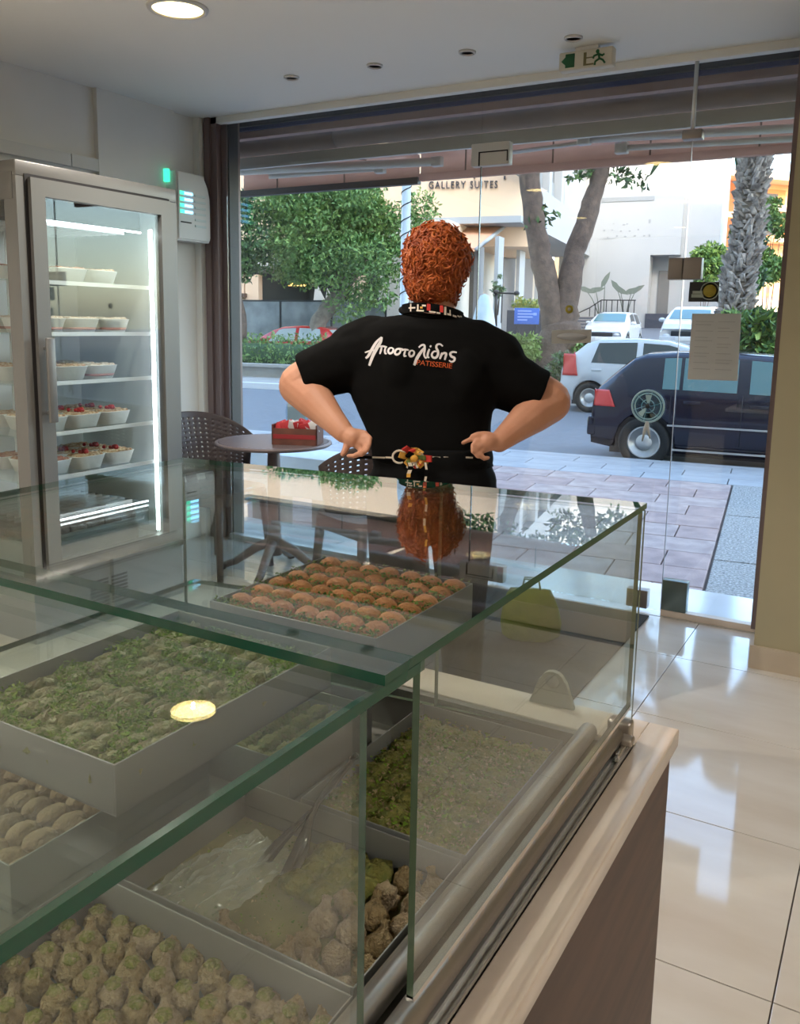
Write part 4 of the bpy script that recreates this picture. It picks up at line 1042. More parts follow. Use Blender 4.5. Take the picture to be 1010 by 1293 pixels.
fb_("floor_pan", (FX0 + .02, FY0 + .02, .275), (FX1 - .05, FY1 - .02, .295), "fridge_inner")
fb_("support_rail", (FX0 + .02, 2.74, .3), (FX0 + .045, 2.79, 1.72), "shelf_edge")
fb_("support_rail", (FX0 + .02, 2.30, .3), (FX0 + .04, 2.33, 1.72), "shelf_edge")
fb_("support_rod", (FX0 + .25, FY0 + .26, .3), (FX0 + .256, FY0 + .266, 1.72), "shelf_edge")
# cooling unit under the top, LED bars
u = fb_("cooling_unit", (FX0 + .10, FY0 + .06, 1.745), (FX1 - .09, FY1 - .14, 1.86), "unit_dark")
mb = MB()
for i in range(9): mb.box(Vector((FX0 + .14 + .052 * i, FY0 + .13, 1.727)) - O, Vector((FX0 + .152 + .052 * i, FY1 - .2, 1.744)) - O)
mb.build("fan_guard", "shelf_edge", u)
fb_("led_bar", (FX1 - .098, FY0 + .06, 1.738), (FX1 - .088, FY1 - .14, 1.7445), "led_white", parent=u)
for nm_, lo, hi in (("led_strip", (FX1 - .100, FY1 - .084, .33), (FX1 - .084, FY1 - .074, 1.76)),):
    fb_(nm_, lo, hi, "led_white")
mb = MB()
for i in range(60): mb.box(Vector((FX1 - .058, FY1 - .072, .42 + .0225 * i)) - O, Vector((FX1 - .052, FY1 - .062, .432 + .0225 * i)) - O)
so = mb.build("shelf_holes", "dark_slot", fz)
fb_("hole_rail", (FX1 - .058, FY1 - .075, .30), (FX1 - .050, FY1 - .058, 1.80), "shelf_edge")
shelf_z = [1.50, 1.287, 1.08, .865, .675]
glass("shelf_glass", (0.93, 0.97, 0.96))
for z in shelf_z:
    o = fb_("shelf", (FX0 + .03, FY0 + .03, z - .008), (FX1 - .10, FY1 - .09, z), "shelf_glass")
    fb_("shelf_edge", (FX1 - .10, FY0 + .03, z - .014), (FX1 - .092, FY1 - .09, z + .003), "shelf_edge", parent=o)
# the door with its black gasket and bar handle
dy0, dy1, dz0, dz1 = 2.267, 3.006, .275, 1.884
dr = link("door", None, fz); dr.location = Vector((FX1, dy0, dz0)) - O
def db(name, lo, hi, m_, bev=0):
    mb = MB(); o_ = Vector((FX1, dy0, dz0)); lo = Vector(lo) - o_; hi = Vector(hi) - o_
    mb.bevbox(lo, hi, bev) if bev else mb.box(lo, hi); return mb.build(name, m_, dr)
mb = MB(); o_ = Vector((FX1, dy0, dz0))
for lo, hi in (((FX1 - .02, dy0, dz0), (FX1 + .022, dy0 + .064, dz1)), ((FX1 - .02, dy1 - .058, dz0), (FX1 + .022, dy1, dz1)), ((FX1 - .02, dy0 + .064, dz0), (FX1 + .022, dy1 - .058, dz0 + .065)), ((FX1 - .02, dy0 + .064, dz1 - .066), (FX1 + .022, dy1 - .058, dz1))):
    mb.box(Vector(lo) - o_, Vector(hi) - o_)
mb.build("door_frame", "fridge_grey", dr)
mb = MB()
for lo, hi in (((FX1 - .03, dy0 - .014, dz0 - .012), (FX1 + .004, dy0, dz1 + .012)), ((FX1 - .03, dy1, dz0 - .012), (FX1 + .004, dy1 + .010, dz1 + .012)), ((FX1 - .03, dy0, dz1), (FX1 + .004, dy1, dz1 + .013)), ((FX1 - .03, dy0, dz0 - .012), (FX1 + .004, dy1, dz0))):
    mb.box(Vector(lo) - o_, Vector(hi) - o_)
mb.build("gasket", "gasket_black", dr)
db("door_glass", (FX1 + .004, dy0 + .06, dz0 + .06), (FX1 + .009, dy1 - .054, dz1 - .06), "fridge_glass")
db("handle", (FX1 + .045, 2.278, .93), (FX1 + .060, 2.318, 1.27), "fridge_grey", .005)
mb = MB(); 
for z in (.97, 1.23): mb.tube([Vector((FX1 + .02, 2.298, z)) - o_, Vector((FX1 + .05, 2.298, z)) - o_], .008, 8)
mb.build("handle_post", "aluminium", dr)

# desserts in white tubs
mat("tub_white", (0.84, 0.83, 0.80), 0.5)
mat("top_crust", (0.40, 0.20, 0.085), 0.7, noise=(60, (0.72, 0.58, 0.40)), bump=(60, .8))
mat("top_red", (0.30, 0.06, 0.03), 0.55, noise=(50, (0.50, 0.26, 0.14)), bump=(60, .8))
mat("top_cream", (0.80, 0.74, 0.64), 0.6, noise=(45, (0.52, 0.34, 0.20)), bump=(60, .8))
mat("berry_red", (0.42, 0.02, 0.02), 0.3)
mat("fruit_layer", (0.42, 0.20, 0.17), 0.6)
tub_me = MB().lathe([(.046, 0), (.050, .002), (.0655, .058), (.0675, .060), (.0645, .061), (.063, .056), (.060, .050), (1e-6, .048)], 28, 0, None, True, 1.26, .86, 5.0).mesh("tub", "tub_white")
band_me = MB().lathe([(.0505, .006), (.0560, .022)], 28, 0, None, True, 1.265, .865, 5.0).mesh("fruit_layer", "fruit_layer")
def topping_mesh(m_, seed, h=.012):
    g = np.random.default_rng(seed); n = 28; prof = [(.0635 * q, .0) for q in (1, .86, .66, .42, .2)]
    mb = MB(); vs = []
    for i, (r_, z) in enumerate(prof):
        for k_ in range(n):
            th = math.tau * k_ / n; c, s = math.cos(th), math.sin(th); d = (abs(c) ** 5 + abs(s) ** 5) ** -.2
            vs.append((c * d * r_ * 1.26, s * d * r_ * .86, .055 + (0 if i == 0 else h * (.5 + g.random() * .8))))
    vs.append((0, 0, .055 + h))
    fs = [(i * n + k_, i * n + (k_ + 1) % n, (i + 1) * n + (k_ + 1) % n, (i + 1) * n + k_) for i in range(len(prof) - 1) for k_ in range(n)]
    fs += [((len(prof) - 1) * n + k_, (len(prof) - 1) * n + (k_ + 1) % n, len(vs) - 1) for k_ in range(n)]
    return mb.add(vs, fs, 0, False).mesh("topping", m_)
tops = {m_: [topping_mesh(m_, s) for s in (1, 2)] for m_ in ("top_crust", "top_red", "top_cream")}
bmb = MB(); g = np.random.default_rng(2)
for i in range(9): bmb.ell((g.normal() * .018, g.normal() * .013, .070 + g.random() * .012), (.009, .009, .009), 8, 6)
berry_me = bmb.mesh("berries", "berry_red")
dess = {0: ("red-brown crumb", ["top_red", "top_red", "top_crust"], ()), 1: ("white cream and nut", ["top_cream"] * 3, ()), 2: ("nut", ["top_crust", "top_crust", "top_cream"], ()), 3: ("berry and crumb", ["top_crust"] * 3, (1, 2)), 4: ("berry and crumb", ["top_red", "top_crust", "top_crust"], (1, 2))}
ordn = ["top", "second", "third", "fourth", "fifth"]
ycen = {0: [2.41, 2.585, 2.755], 1: [2.46, 2.64, 2.815], 2: [2.40, 2.565, 2.735], 3: [2.45, 2.63, 2.805], 4: [2.46, 2.645, 2.82]}
for s_, z in enumerate(shelf_z):
    for c_ in range(3):
        for r_ in range(3):
            if s_ in (0, 2) and r_ == 0 and c_ == 0: continue
            y = ycen[s_][r_]; x = -3.19 - .135 * c_
            where = ("first from the handle", "second from the handle", "third from the handle")[r_]
            rowd = ("front row", "middle row", "back row")[c_]
            kind_ = dess[s_][1][r_]
            t = thing("dessert_tub", "%s-topped tub, %s, %s, %s fridge shelf" % (("berry", "crumb", "cream", "nut")[0 if r_ in dess[s_][2] else 2 if kind_ == "top_cream" else 1 if kind_ == "top_red" else 3], where, rowd, ordn[s_]), "dessert", (x, y, z), R(90) + rng.normal() * .05, "desserts on the fridge's %s shelf" % ordn[s_])
            link("tub", tub_me, t); link("topping", tops[kind_][r_ % 2], t)
            if r_ in dess[s_][2] and c_ < 2: link("berries", berry_me, t)
            if kind_ == "top_cream": link("fruit_layer", band_me, t)
mat("cake_dark", (0.26, 0.19, 0.18), 0.45, noise=(40, (0.42, 0.34, 0.33)), bump=(80, .8))
t = thing("cake_tray", "metal tray of dark chocolate slab cake on the fridge floor", "tray", (-3.36, 2.60, .295))
mb = MB(); mb.box((-.24, -.29, .0), (.235, .29, .10)); mb.bevbox((-.26, -.31, .10), (.255, .31, .108), .003); mb.box((-.26, -.31, .108), (-.25, .31, .125)); mb.box((.247, -.31, .108), (.255, .31, .120)); mb.build("tray", "steel", t)
for i in range(5):
    for j in range(6):
        mb = MB(); mb.bevbox((-.235 + .095 * i, -.29 + .096 * j, .108), (-.146 + .095 * i, -.20 + .096 * j, .142 + .004 * rng.random()), .006, smooth=False); mb.build("cake_square", "cake_dark", t)

# ------------------------------------------------------------------ wall unit with coloured light slots
mat("slot_glow", (.3, .7, 1), 0.4, emit=((0.22, 0.62, 1.0), 2.2)); mat("slot_green", (.1, .8, .5), 0.4, emit=((0.05, 0.75, 0.45), 1.0)); mat("slot_pale", (0.56, 0.62, 0.60), 0.4)
t = thing("wall_unit", "white wall unit with glowing blue-green slots, between the fridge and the glass", "device", (XL + .03, 3.86, 1.99))
WM = Matrix(((0, 0, 1, 0), (1, 0, 0, 0), (0, 1, 0, 0), (0, 0, 0, 1)))     # x->y, y->z, z->x
hw, hh = .135, .19
prof = [(-hw, -hh), (hw - .012, -hh), (hw, -hh + .02), (hw, .06), (hw - .02, .13), (hw - .055, hh), (-hw, hh)]
mb = MB(); mb.prism(prof, 0, .075, 0, WM); mb.build("housing", "white_plastic", t)
mb = MB(); mb.prism([(x * .94, y * .95) for x, y in prof], .075, .085, 0, WM); mb.build("front_plate", "white_plastic", t)
for i in range(4):
    mb = MB(); mb.box((.085, -.085, .065 - .034 * i), (.089, -.018, .079 - .034 * i)); mb.build("light_slot", "slot_glow", t)
    mb = MB(); mb.box((.085, -.118, .062 - .034 * i), (.0885, -.086, .082 - .034 * i)); mb.build("light_slot_end", "slot_green", t)
for i in range(6):
    mb = MB(); mb.box((.085, .0, .062 - .034 * i), (.089, .09, .074 - .034 * i)); mb.build("louvre", "slot_pale", t)
mb = MB(); mb.box((.085, -.115, -.092), (.088, -.03, -.085)); mb.build("slot", "dark_slot", t)
mb = MB(); mb.box((.0, -.155, .13), (.03, -.136, .20)); mb.build("side_glow", "slot_green", t)

# ------------------------------------------------------------------ cafe table and chairs
mat("resin_brown", (0.070, 0.050, 0.048), 0.45)
mat("resin_table", (0.20, 0.155, 0.150), 0.38)
TX, TY, TZ = -2.86, 3.60, 0.722
tb = thing("cafe_table", "round brown slatted cafe table by the glass front", "table", (TX, TY, 0))
r_ = .31
mb = MB(); mb.lathe([(1e-6, TZ - .022), (r_ * .96, TZ - .022), (r_, TZ - .012), (r_ * .995, TZ - .003), (r_ * .955, TZ + .001), (r_ * .93, TZ - .004), (1e-6, TZ - .004)], 48); mb.build("rim", "resin_table", tb)
for i in range(-13, 14):
    x = i * .0212; h_ = math.sqrt(max(0, (r_ * .93) ** 2 - x * x))
    if h_ < .03: continue
    mb = MB(); mb.box((-h_, x - .0078, TZ - .006), (h_, x + .0078, TZ), 0, Matrix.Rotation(R(63), 4, 'Z')); mb.build("slat", "resin_table", tb)
mb = MB(); mb.lathe([(.03, TZ - .022), (.034, TZ - .1), (.036, .22), (.045, .16), (.04, .10)], 18); mb.build("column", "resin_table", tb)
for k_ in range(4):
    a_ = R(20 + 90 * k_); c, s = math.cos(a_), math.sin(a_)
    mb = MB(); mb.tube([(c * .02, s * .02, .17), (c * .10, s * .10, .135), (c * .22, s * .22, .05), (c * .30, s * .30, .018)], [.028, .026, .021, .018], 10)
    o = mb.build("leg", "resin_table", tb); mb = MB(); mb.lathe([(.02, 0), (.02, .012)], 12, 0, Matrix.Translation((c * .30, s * .30, 0))); mb.build("foot_pad", "rubber", o)

def chair(label, loc, rz, group=None):
    """moulded chair, front towards +x, woven-look back wrapping round"""
    t = thing("cafe_chair", label, "chair", loc, rz, group)
    # perforated wrap-round back: parametric sheet with square holes
    NU, NV = 72, 39
    vs = []
    for i in range(NU + 1):
        a_ = R(-82 + 164 * i / NU)
        for j in range(NV + 1):
            v = j / NV
            top = .845 - .13 * (abs(a_) / R(82)) ** 2.6
            z = .50 + (top - .50) * v
            rr = .248 + .040 * v
            vs.append((.03 - rr * math.cos(a_) * (1 + .10 * v), rr * 1.06 * math.sin(a_), z))
    fs = []
    for i in range(NU):
        for j in range(NV):
            edge = i < 3 or i >= NU - 3 or j < 2 or j >= NV - 3
            if not edge and i % 3 == 1 and j % 3 == 1: continue
            a = i * (NV + 1) + j; fs.append((a, a + 1, a + NV + 2, a + NV + 1))
    o = MB().add(vs, fs, 0, True).build("backrest", "resin_brown", t)
    so = o.modifiers.new("thick", 'SOLIDIFY'); so.thickness = .008; so.offset = 0
    mb = MB(); sq = [(.22 * math.copysign(abs(math.cos(q)) ** .6, math.cos(q)) + .01, .215 * math.copysign(abs(math.sin(q)) ** .6, math.sin(q))) for q in np.linspace(0, math.tau, 32, endpoint=False)]
    mb.prism(sq, .435, .462); mb.build("seat", "resin_brown", t)
    mb = MB(); sk = [(-.185, .0)]
    for s in (-1, 1): mb.tube([(-.17, s * .12, .45), (-.20, s * .13, .53)], .022, 8)
    mb.tube([(-.18, 0, .45), (-.215, 0, .53)], .03, 8); mb.build("back_support", "resin_brown", t)
    for sx in (-1, 1):
        for sy in (-1, 1):
            mb = MB(); mb.tube([(sx * .17, sy * .17, .44), (sx * .205, sy * .20, .0)], [.024, .017], 10); mb.build("leg", "resin_brown", t)
    mb = MB()
    for sy in (-1, 1): mb.box((-.17, sy * .185 - .01, .385), (.17, sy * .185 + .01, .437))
    mb.box((.165, -.18, .385), (.185, .18, .437)); mb.build("apron", "resin_brown", t)
    return t
chair("dark brown woven-look chair left of the round table, against the white wall", (-3.17, 3.50, 0), R(-2))
chair("dark brown woven-look chair half hidden behind the person's left hand", (-2.12, 3.40, 0), R(158))

# wooden box with sugar packets on the table
mat("wood_red", (0.20, 0.075, 0.05), 0.5, noise=(14, (0.13, 0.05, 0.035), 5, (1, 6, 1))); mat("red_band", (0.36, 0.03, 0.035), 0.5)
mat("packet_red", (0.62, 0.05, 0.06), 0.45); mat("packet_white", (0.80, 0.80, 0.80), 0.45); mat("clear_blue", (0.62, 0.74, 0.80), 0.25)
k = 4.45; p = onz(376, 560, TZ)
bx = thing("wooden_box", "small reddish wooden box with a red band, on the cafe table", "box", (p.x, p.y, TZ), R(22))
mb = MB(); mb.box((-.115, -.065, 0), (.115, .065, .006)); mb.build("bottom", "wood_red", bx)
for lo, hi in (((-.12, -.07, 0), (.12, -.062, .085)), ((-.12, .062, 0), (.12, .07, .085)), ((-.12, -.07, 0), (-.112, .07, .105)), ((.112, -.07, 0), (.12, .07, .105))):
    mb = MB(); mb.box(lo, hi); mb.build("side_board", "wood_red", bx)
mb = MB(); mb.box((-.112, -.0715, .032), (.112, -.0695, .055)); mb.build("band", "red_band", bx)
pk = MB().bevbox((-.026, -.003, -.035), (.026, .003, .035), .002).mesh("packet", "packet_red"); pk2 = pk.copy(); pk2.materials.clear(); pk2.materials.append(MATS["packet_white"])
g = np.random.default_rng(8)
for i in range(18):
    wv = i % 3 == 2
    o = link("sugar_packet", pk2 if wv else pk); M = bx.matrix_world
    lx, ly = -.085 + .034 * (i % 6), -.035 + .033 * (i // 6)
    q = Matrix.Rotation(R(22), 4, 'Z') @ Vector((lx, ly, .075 + .012 * g.random() + .012 * (i % 6 in (2, 3))))
    o.location = Vector(bx.location) + q; o.rotation_euler = (g.normal() * .25, g.normal() * .35, R(22) + g.normal() * .4)
    tag(o, "%s paper sachet, %s from the left in the %s row of the wooden box" % ("white" if wv else "red", ORD[i % 6], ("front", "middle", "back")[i // 6]), "packet", "white sachets in the wooden box" if wv else "red sachets in the wooden box")
p = onz(372, 548, TZ); glass("clear_plastic", (0.86, 0.92, 0.95), 1.5)
t = thing("plastic_holder", "clear plastic holder with pale blue leaflets behind the wooden box", "holder", (p.x - .03, p.y + .06, TZ), R(30))
mb = MB(); mb.box((-.06, -.025, 0), (.06, .025, .005)); mb.box((-.06, -.025, 0), (.06, -.022, .15)); mb.box((-.06, .022, 0), (.06, .025, .19)); mb.build("holder", "clear_plastic", t)
mb = MB(); mb.box((-.052, -.012, .006), (.052, .014, .175)); mb.build("leaflets", "clear_blue", t)

# dark entrance mat in front of the glass door
mt = thing("entrance_mat", "large charcoal entrance mat laid in squares on the tiles inside the glass door", "mat", (-1.6, 3.3, 0))
for i in range(3):
    for j in range(3):
        mb = MB(); x1 = -.93 - .6 * i; y1 = 3.985 - .6 * j
        mb.bevbox((x1 - .598 + 1.6, y1 - .598 - 3.3, 0.0005), (x1 + 1.6, y1 - 3.3, .009), .002, smooth=False); mb.build("mat_square", "mat_charcoal", mt)

# yellow-green bag on the mat, seen through the far end of the display case
mat("bag_lime", (0.17, 0.21, 0.012), 0.7, noise=(14, (0.12, 0.16, 0.01)), bump=(18, .6))
p = onz(668, 806, .0045)
t = thing("shopping_bag", "slumped yellow-green bag on the dark mat, seen through the case's end glass", "bag", (p.x, p.y, .0045), R(20))
mb = MB(); nb = 20; vsb = []
for i, (rx, ry, z) in enumerate(((.10, .055, 0), (.125, .07, .02), (.13, .068, .08), (.118, .055, .15), (.10, .035, .20), (.085, .014, .225))):
    for k_ in range(nb):
        th = math.tau * k_ / nb; q = 1 + .05 * math.sin(5 * th + i); vsb.append((rx * q * math.cos(th), ry * q * math.sin(th), z))
mb.add(vsb, [(i * nb + k_, i * nb + (k_ + 1) % nb, (i + 1) * nb + (k_ + 1) % nb, (i + 1) * nb + k_) for i in range(5) for k_ in range(nb)] + [tuple(range(nb - 1, -1, -1)), tuple(5 * nb + k_ for k_ in range(nb))], 0, True); mb.build("bag", "bag_lime", t)
for s_ in (-1, 1):
    MB().tube([(-.04, s_ * .008, .218), (-.03, s_ * .014, .27), (.03, s_ * .016, .27), (.04, s_ * .008, .218)], .004, 6).build("handle", "bag_lime", t)

# stickers and papers on the glass
mat("paper_grey", (0.52, 0.51, 0.49), 0.8); mat("sticker_black", (0.012, 0.013, 0.012), 0.35); mat("sticker_yellow", (0.34, 0.26, 0.02), 0.5); mat("sticker_grey", (0.36, 0.34, 0.30), 0.6); mat("print_grey", (0.40, 0.39, 0.38), 0.8); mat("sticker_pale", (0.32, 0.36, 0.30), .5)  # notice paper is one even grey
YS = YG - .0035
def quad_on_glass(pts, y=YS, th=.0025): 
    return [(p.x, y, p.z) for p in pts] + [(p.x, y + th, p.z) for p in pts]
def sheet(name, label, cat, corners, m_):
    P = [ony(x, y, YG - .002) for x, y in corners]; c = sum(P, Vector()) / 4
    t = thing(name, label, cat, tuple(c))
    vs = [Vector((p.x, YG - .0035, p.z)) - c for p in P] + [Vector((p.x, YG - .0005, p.z)) - c for p in P]
    MB().add(vs, [(0, 1, 2, 3), (7, 6, 5, 4)] + [(i, 4 + i, 4 + (i + 1) % 4, (i + 1) % 4) for i in range(4)]).build("sheet", m_, t); return t, c
t, c = sheet("paper_notice", "grey-backed A4 paper notice taped to the glass right of the door seam", "notice", ((874, 396), (936, 396), (931, 481), (868, 479)), "paper_grey")
mb = MB()
for i in range(16):
    for x0, x1 in ((-.085, -.01), (.01, .08)):
        if (i * 7 + int(x0 > 0)) % 5 < 3: mb.box((x0, -.0045, .11 - .014 * i), (x1 - .01 * (i % 3), -.0036, .113 - .014 * i))
mb.build("print", "print_grey", t)
t, c = sheet("door_sticker", "small black sticker with a yellow disc, above the paper notice", "sticker", ((871, 356), (908.5, 356), (907, 381), (869, 381)), "sticker_black")
mb = MB(); M = Matrix.Translation((.025, -.0036, .004)) @ Matrix.Rotation(R(90), 4, 'X')
mb.lathe([(.040, 0), (.040, .001), (.035, .001), (.035, 0)], 28, 0, M); mb.build("ring", "sticker_pale", t)
mb = MB(); mb.lathe([(1e-6, .0012), (.028, .0012), (.028, 0)], 24, 0, M); mb.build("disc", "sticker_yellow", t)
mb = MB(); mb.box((-.052, -.0048, -.025), (.0, -.0036, -.010)); mb.box((-.048, -.0048, -.008), (-.005, -.0036, .004)); mb.build("print", "sticker_pale", t)
t, c = sheet("glass_plaque", "small grey plate with a darker oval on the door glass, before the tree trunk", "sticker", ((697, 417), (747, 416), (746, 433), (696, 434)), "sticker_grey")
mb = MB(); mb.lathe([(1e-6, .0015), (1, .0015), (1, 0)], 28, 0, Matrix.Translation((.004, -.0036, 0)) @ Matrix.Rotation(R(90), 4, 'X') @ Matrix.Diagonal((.075, .017, 1, 1))); mb.build("oval", "print_grey", t)
p = ony(719, 390.5, YG - .002); t = thing("round_sticker", "round yellow sticker on the door glass above the grey plate", "sticker", tuple(p))
mb = MB(); mb.lathe([(1e-6, .003), (.020, .003), (.020, 0), (1e-6, 0)], 24, 0, Matrix.Rotation(R(90), 4, 'X')); mb.build("disc", "sticker_yellow", t)
mb = MB(); mb.lathe([(1e-6, .0045), (.008, .0045), (.008, .003)], 16, 0, Matrix.Rotation(R(90), 4, 'X')); mb.build("centre", "sticker_grey", t)

# round clear ventilator set in the glass, with its grey stem
mat("vent_teal", (0.36, 0.52, 0.55), 0.3); mat("vent_stem", (0.50, 0.50, 0.48), 0.5)
glass("vent_clear", (0.72, 0.84, 0.86), 1.5)
p = ony(818, 513, YG - .012); t = thing("glass_ventilator", "round clear ventilator with teal rims and grey stem, on the door glass", "ventilator", tuple(p))
VM = Matrix.Rotation(R(90), 4, 'X')
mb = MB()
for rr, tr__ in ((.073, .0048), (.060, .0030), (.030, .0022)): mb.tube([VM @ Vector((rr * math.cos(a), rr * math.sin(a), 0)) for a in np.linspace(0, math.tau, 40, endpoint=False)], tr__, 8, closed=True)
for k_ in range(6):
    a = k_ * math.tau / 6; mb.tube([VM @ Vector((.012 * math.cos(a), .012 * math.sin(a), 0)), VM @ Vector((.071 * math.cos(a + .3), .071 * math.sin(a + .3), 0))], .0016, 5)
mb.build("rim", "vent_teal", t)
mb = MB(); mb.lathe([(1e-6, .002), (.070, .002), (.070, -.002), (1e-6, -.002)], 32, 0, VM); mb.build("clear_disc", "vent_clear", t)
mb = MB(); mb.lathe([(1e-6, .010), (.010, .010), (.012, .0), (1e-6, .0)], 16, 0, VM); mb.build("hub", "frame_dark", t)
for k_ in range(5):
    a = k_ * math.tau / 5; P = []
    for q in range(5): th = a + .14 * q; P += [VM @ Vector((.014 * math.cos(th), .014 * math.sin(th), .003 + .001 * q)), VM @ Vector((.054 * math.cos(th), .054 * math.sin(th), .003 + .001 * q))]
    MB().add(P, [(2 * q, 2 * q + 1, 2 * q + 3, 2 * q + 2) for q in range(4)]).build("blade", "vent_teal" if k_ % 2 else "vent_clear", t)
for x0, x1, z1 in ((.000, -.016, -.165), (.004, .020, -.150)):
    MB().tube([(x0, -.003, -.07), (x0 + (x1 - x0) * .4, -.005, -.11), (x1, -.003, z1)], [.005, .008, .004], 8).build("stem", "vent_stem", t)

# ------------------------------------------------------------------ display case
glass("case_glass", (0.945, 0.975, 0.955)); glass("shelf_green", (0.93, 0.965, 0.94))
ZG, XR2, YF, XL2 = 1.11, -0.2906, 1.189, -1.083
YN = -0.60                                       # near end, behind the picture's edge
ZL = 0.762                                       # marble ledge top
cs = thing("display_case", "glass pastry display case on a wood counter with a cream marble ledge", "display case", (-0.68, 0.4, 0))
CO = Vector(cs.location)
def cbox(name, lo, hi, m_, bev=0, parent=None):
    mb = MB(); lo = Vector(lo) - CO; hi = Vector(hi) - CO
    mb.bevbox(lo, hi, bev) if bev else mb.box(lo, hi)
    return mb.build(name, m_, parent or cs)
def pane(name, pts, th, axis, mats=("case_glass", "glass_edge")):
    """glass sheet given four corners of one face, thickness vector; rims in dark green"""
    P = [Vector(p) - CO for p in pts]; Q = [p + Vector(axis) * th for p in P]
    mb = MB(); n = len(P)
    mb.add(P + Q, [tuple(range(n - 1, -1, -1)), tuple(range(n, 2 * n))], 0); mb.add(P + Q, [(i, (i + 1) % n, n + (i + 1) % n, n + i) for i in range(n)], 1)
    return mb.build(name, list(mats), cs)
# top: far sheet lies over the near sheet, 5 cm overlap
pane("glass_top", [(XR2, .487, ZG - .009), (XR2, YF + .001, ZG - .008), (XL2, 1.110, ZG - .008), (-1.055, .487, ZG - .008)], .008, (0, 0, 1))
pane("glass_top", [(XR2, YN, ZG - .017), (XR2, .545, ZG - .017), (-1.050, .545, ZG - .017), (-1.02, YN, ZG - .017)], .0085, (0, 0, 1))
# far end in two sheets, left side, two sliding sheets on the right
xs_ = -.592
def yf(x): return YF - .012 + (x - XR2) / (XL2 - XR2) * (1.110 - YF)
pane("end_glass", [(XR2, yf(XR2), ZL - .01), (xs_ + .001, yf(xs_), ZL - .01), (xs_ + .001, yf(xs_), ZG - .0095), (XR2, yf(XR2), ZG - .0095)], .008, (0, 1, 0), ("case_glass", "glass_edge_light"))
pane("end_glass", [(xs_ - .001, yf(xs_), ZL - .01), (XL2 + .006, yf(XL2), ZL - .01), (XL2 + .006, yf(XL2), ZG - .0095), (xs_ - .001, yf(xs_), ZG - .0095)], .008, (0, 1, 0), ("case_glass", "glass_edge_light"))
pane("side_glass", [(XL2 + .004, 1.10, ZL - .01), (XL2 + .034, .487, ZL - .01), (XL2 + .034, .487, ZG - .0095), (XL2 + .004, 1.10, ZG - .0095)], .007, (1, 0, 0), ("case_glass", "glass_edge_light"))
XA, XB, ZP = -.2965, -.3065, .818
pane("sliding_glass", [(XA, .538, ZP), (XA, 1.168, ZP), (XA, 1.168, ZG - .0085), (XA, .538, ZG - .0085)], .006, (1, 0, 0), ("case_glass", "glass_edge_light"))
pane("sliding_glass", [(XB, YN, ZP), (XB, .480, ZP), (XB, .480, ZG - .0175), (XB, YN, ZG - .0175)], .006, (1, 0, 0))
cbox("glass_trim", (XA - .0005, .538, ZP - .003), (XA + .0065, 1.168, ZP + .002), "chrome"); cbox("glass_trim", (XB - .0005, YN, ZP - .003), (XB + .0065, .480, ZP + .002), "chrome")
# upper glass shelf
ZS = .900
pane("glass_shelf", [(-.535, YN, ZS - .008), (-.535, 1.168, ZS - .008), (-1.045, 1.09, ZS - .008), (-1.03, YN, ZS - .008)], .008, (0, 0, 1), ("shelf_green", "glass_edge_light"))
# counter body
cbox("deck", (-1.10, YN, .66), (-.292, 1.17, .690), "deck_steel")
cbox("side_panel", (-.264, YN, 0.08), (-.246, 1.243, ZL - .027), "wood_brown")
cbox("end_panel", (-1.11, 1.225, 0.08), (-.264, 1.243, ZL - .027), "wood_brown")
cbox("side_panel", (-1.128, YN, 0.08), (-1.11, 1.243, ZL - .027), "wood_brown")
cbox("plinth", (-1.10, YN, 0), (-.275, 1.20, .085), "dark_slot")
cbox("inner_lining", (-1.10, YN, .10), (-.275, 1.20, .60), "dark_slot")
cbox("marble_ledge", (-.2824, YN, ZL - .027), (-.2375, 1.254, ZL), "cream_marble", .002)
cbox("marble_ledge", (-1.135, 1.172, ZL - .027), (-.2815, 1.254, ZL), "cream_marble", .002)
cbox("marble_ledge", (-1.135, YN, ZL - .027), (-1.085, 1.172, ZL), "cream_marble", .002)
cbox("inner_wall", (-1.085, 1.160, .69), (-.292, 1.1725, ZL - .003), "deck_steel")
cbox("inner_wall", (-.292, YN, .69), (-.2815, 1.172, ZL - .02), "deck_steel")
# track with two grooves, and the round rail
tk = MB()
for a_, b_ in ((-.3085, -.3055), (-.297, -.294), (-.2855, -.2825)): tk.box(Vector((a_, YN, ZL - .022)) - CO, Vector((b_, 1.165, ZL + .006)) - CO)
tk.box(Vector((-.3085, YN, ZL - .022)) - CO, Vector((-.2825, 1.165, ZL + .001)) - CO); tk.build("sliding_track", "aluminium", cs)
mb = MB(); mb.tube([Vector((-.3015, YN, .787)) - CO, Vector((-.3015, 1.135, .787)) - CO], .0125, 18); mb.build("rail_tube", "steel_warm", cs)
mb = MB(); mb.tube([Vector((-.334, YN, .790)) - CO, Vector((-.334, 1.120, .790)) - CO], .0125, 18); mb.ell(Vector((-.334, 1.120, .790)) - CO, (.0125, .006, .0125), 14, 8); mb.build("rail_tube", "steel_warm", cs)
mb = MB(); mb.box(Vector((-.370, YN, .745)) - CO, Vector((-.350, 1.15, .752)) - CO); mb.box(Vector((-.352, YN, .745)) - CO, Vector((-.349, 1.15, .775)) - CO); mb.build("tray_ledge", "steel", cs)
mb = MB(); mb.bevbox(Vector((-.318, 1.150, .762)) - CO, Vector((-.284, 1.172, .800)) - CO, .004); mb.bevbox(Vector((-.300, 1.128, .776)) - CO, Vector((-.276, 1.150, .786)) - CO, .003); mb.build("rail_end", "steel_warm", cs)
mb = MB(); mb.bevbox(Vector((-.292, 1.10, .764)) - CO, Vector((-.284, 1.135, .778)) - CO, .002); mb.build("latch", "chrome", cs)

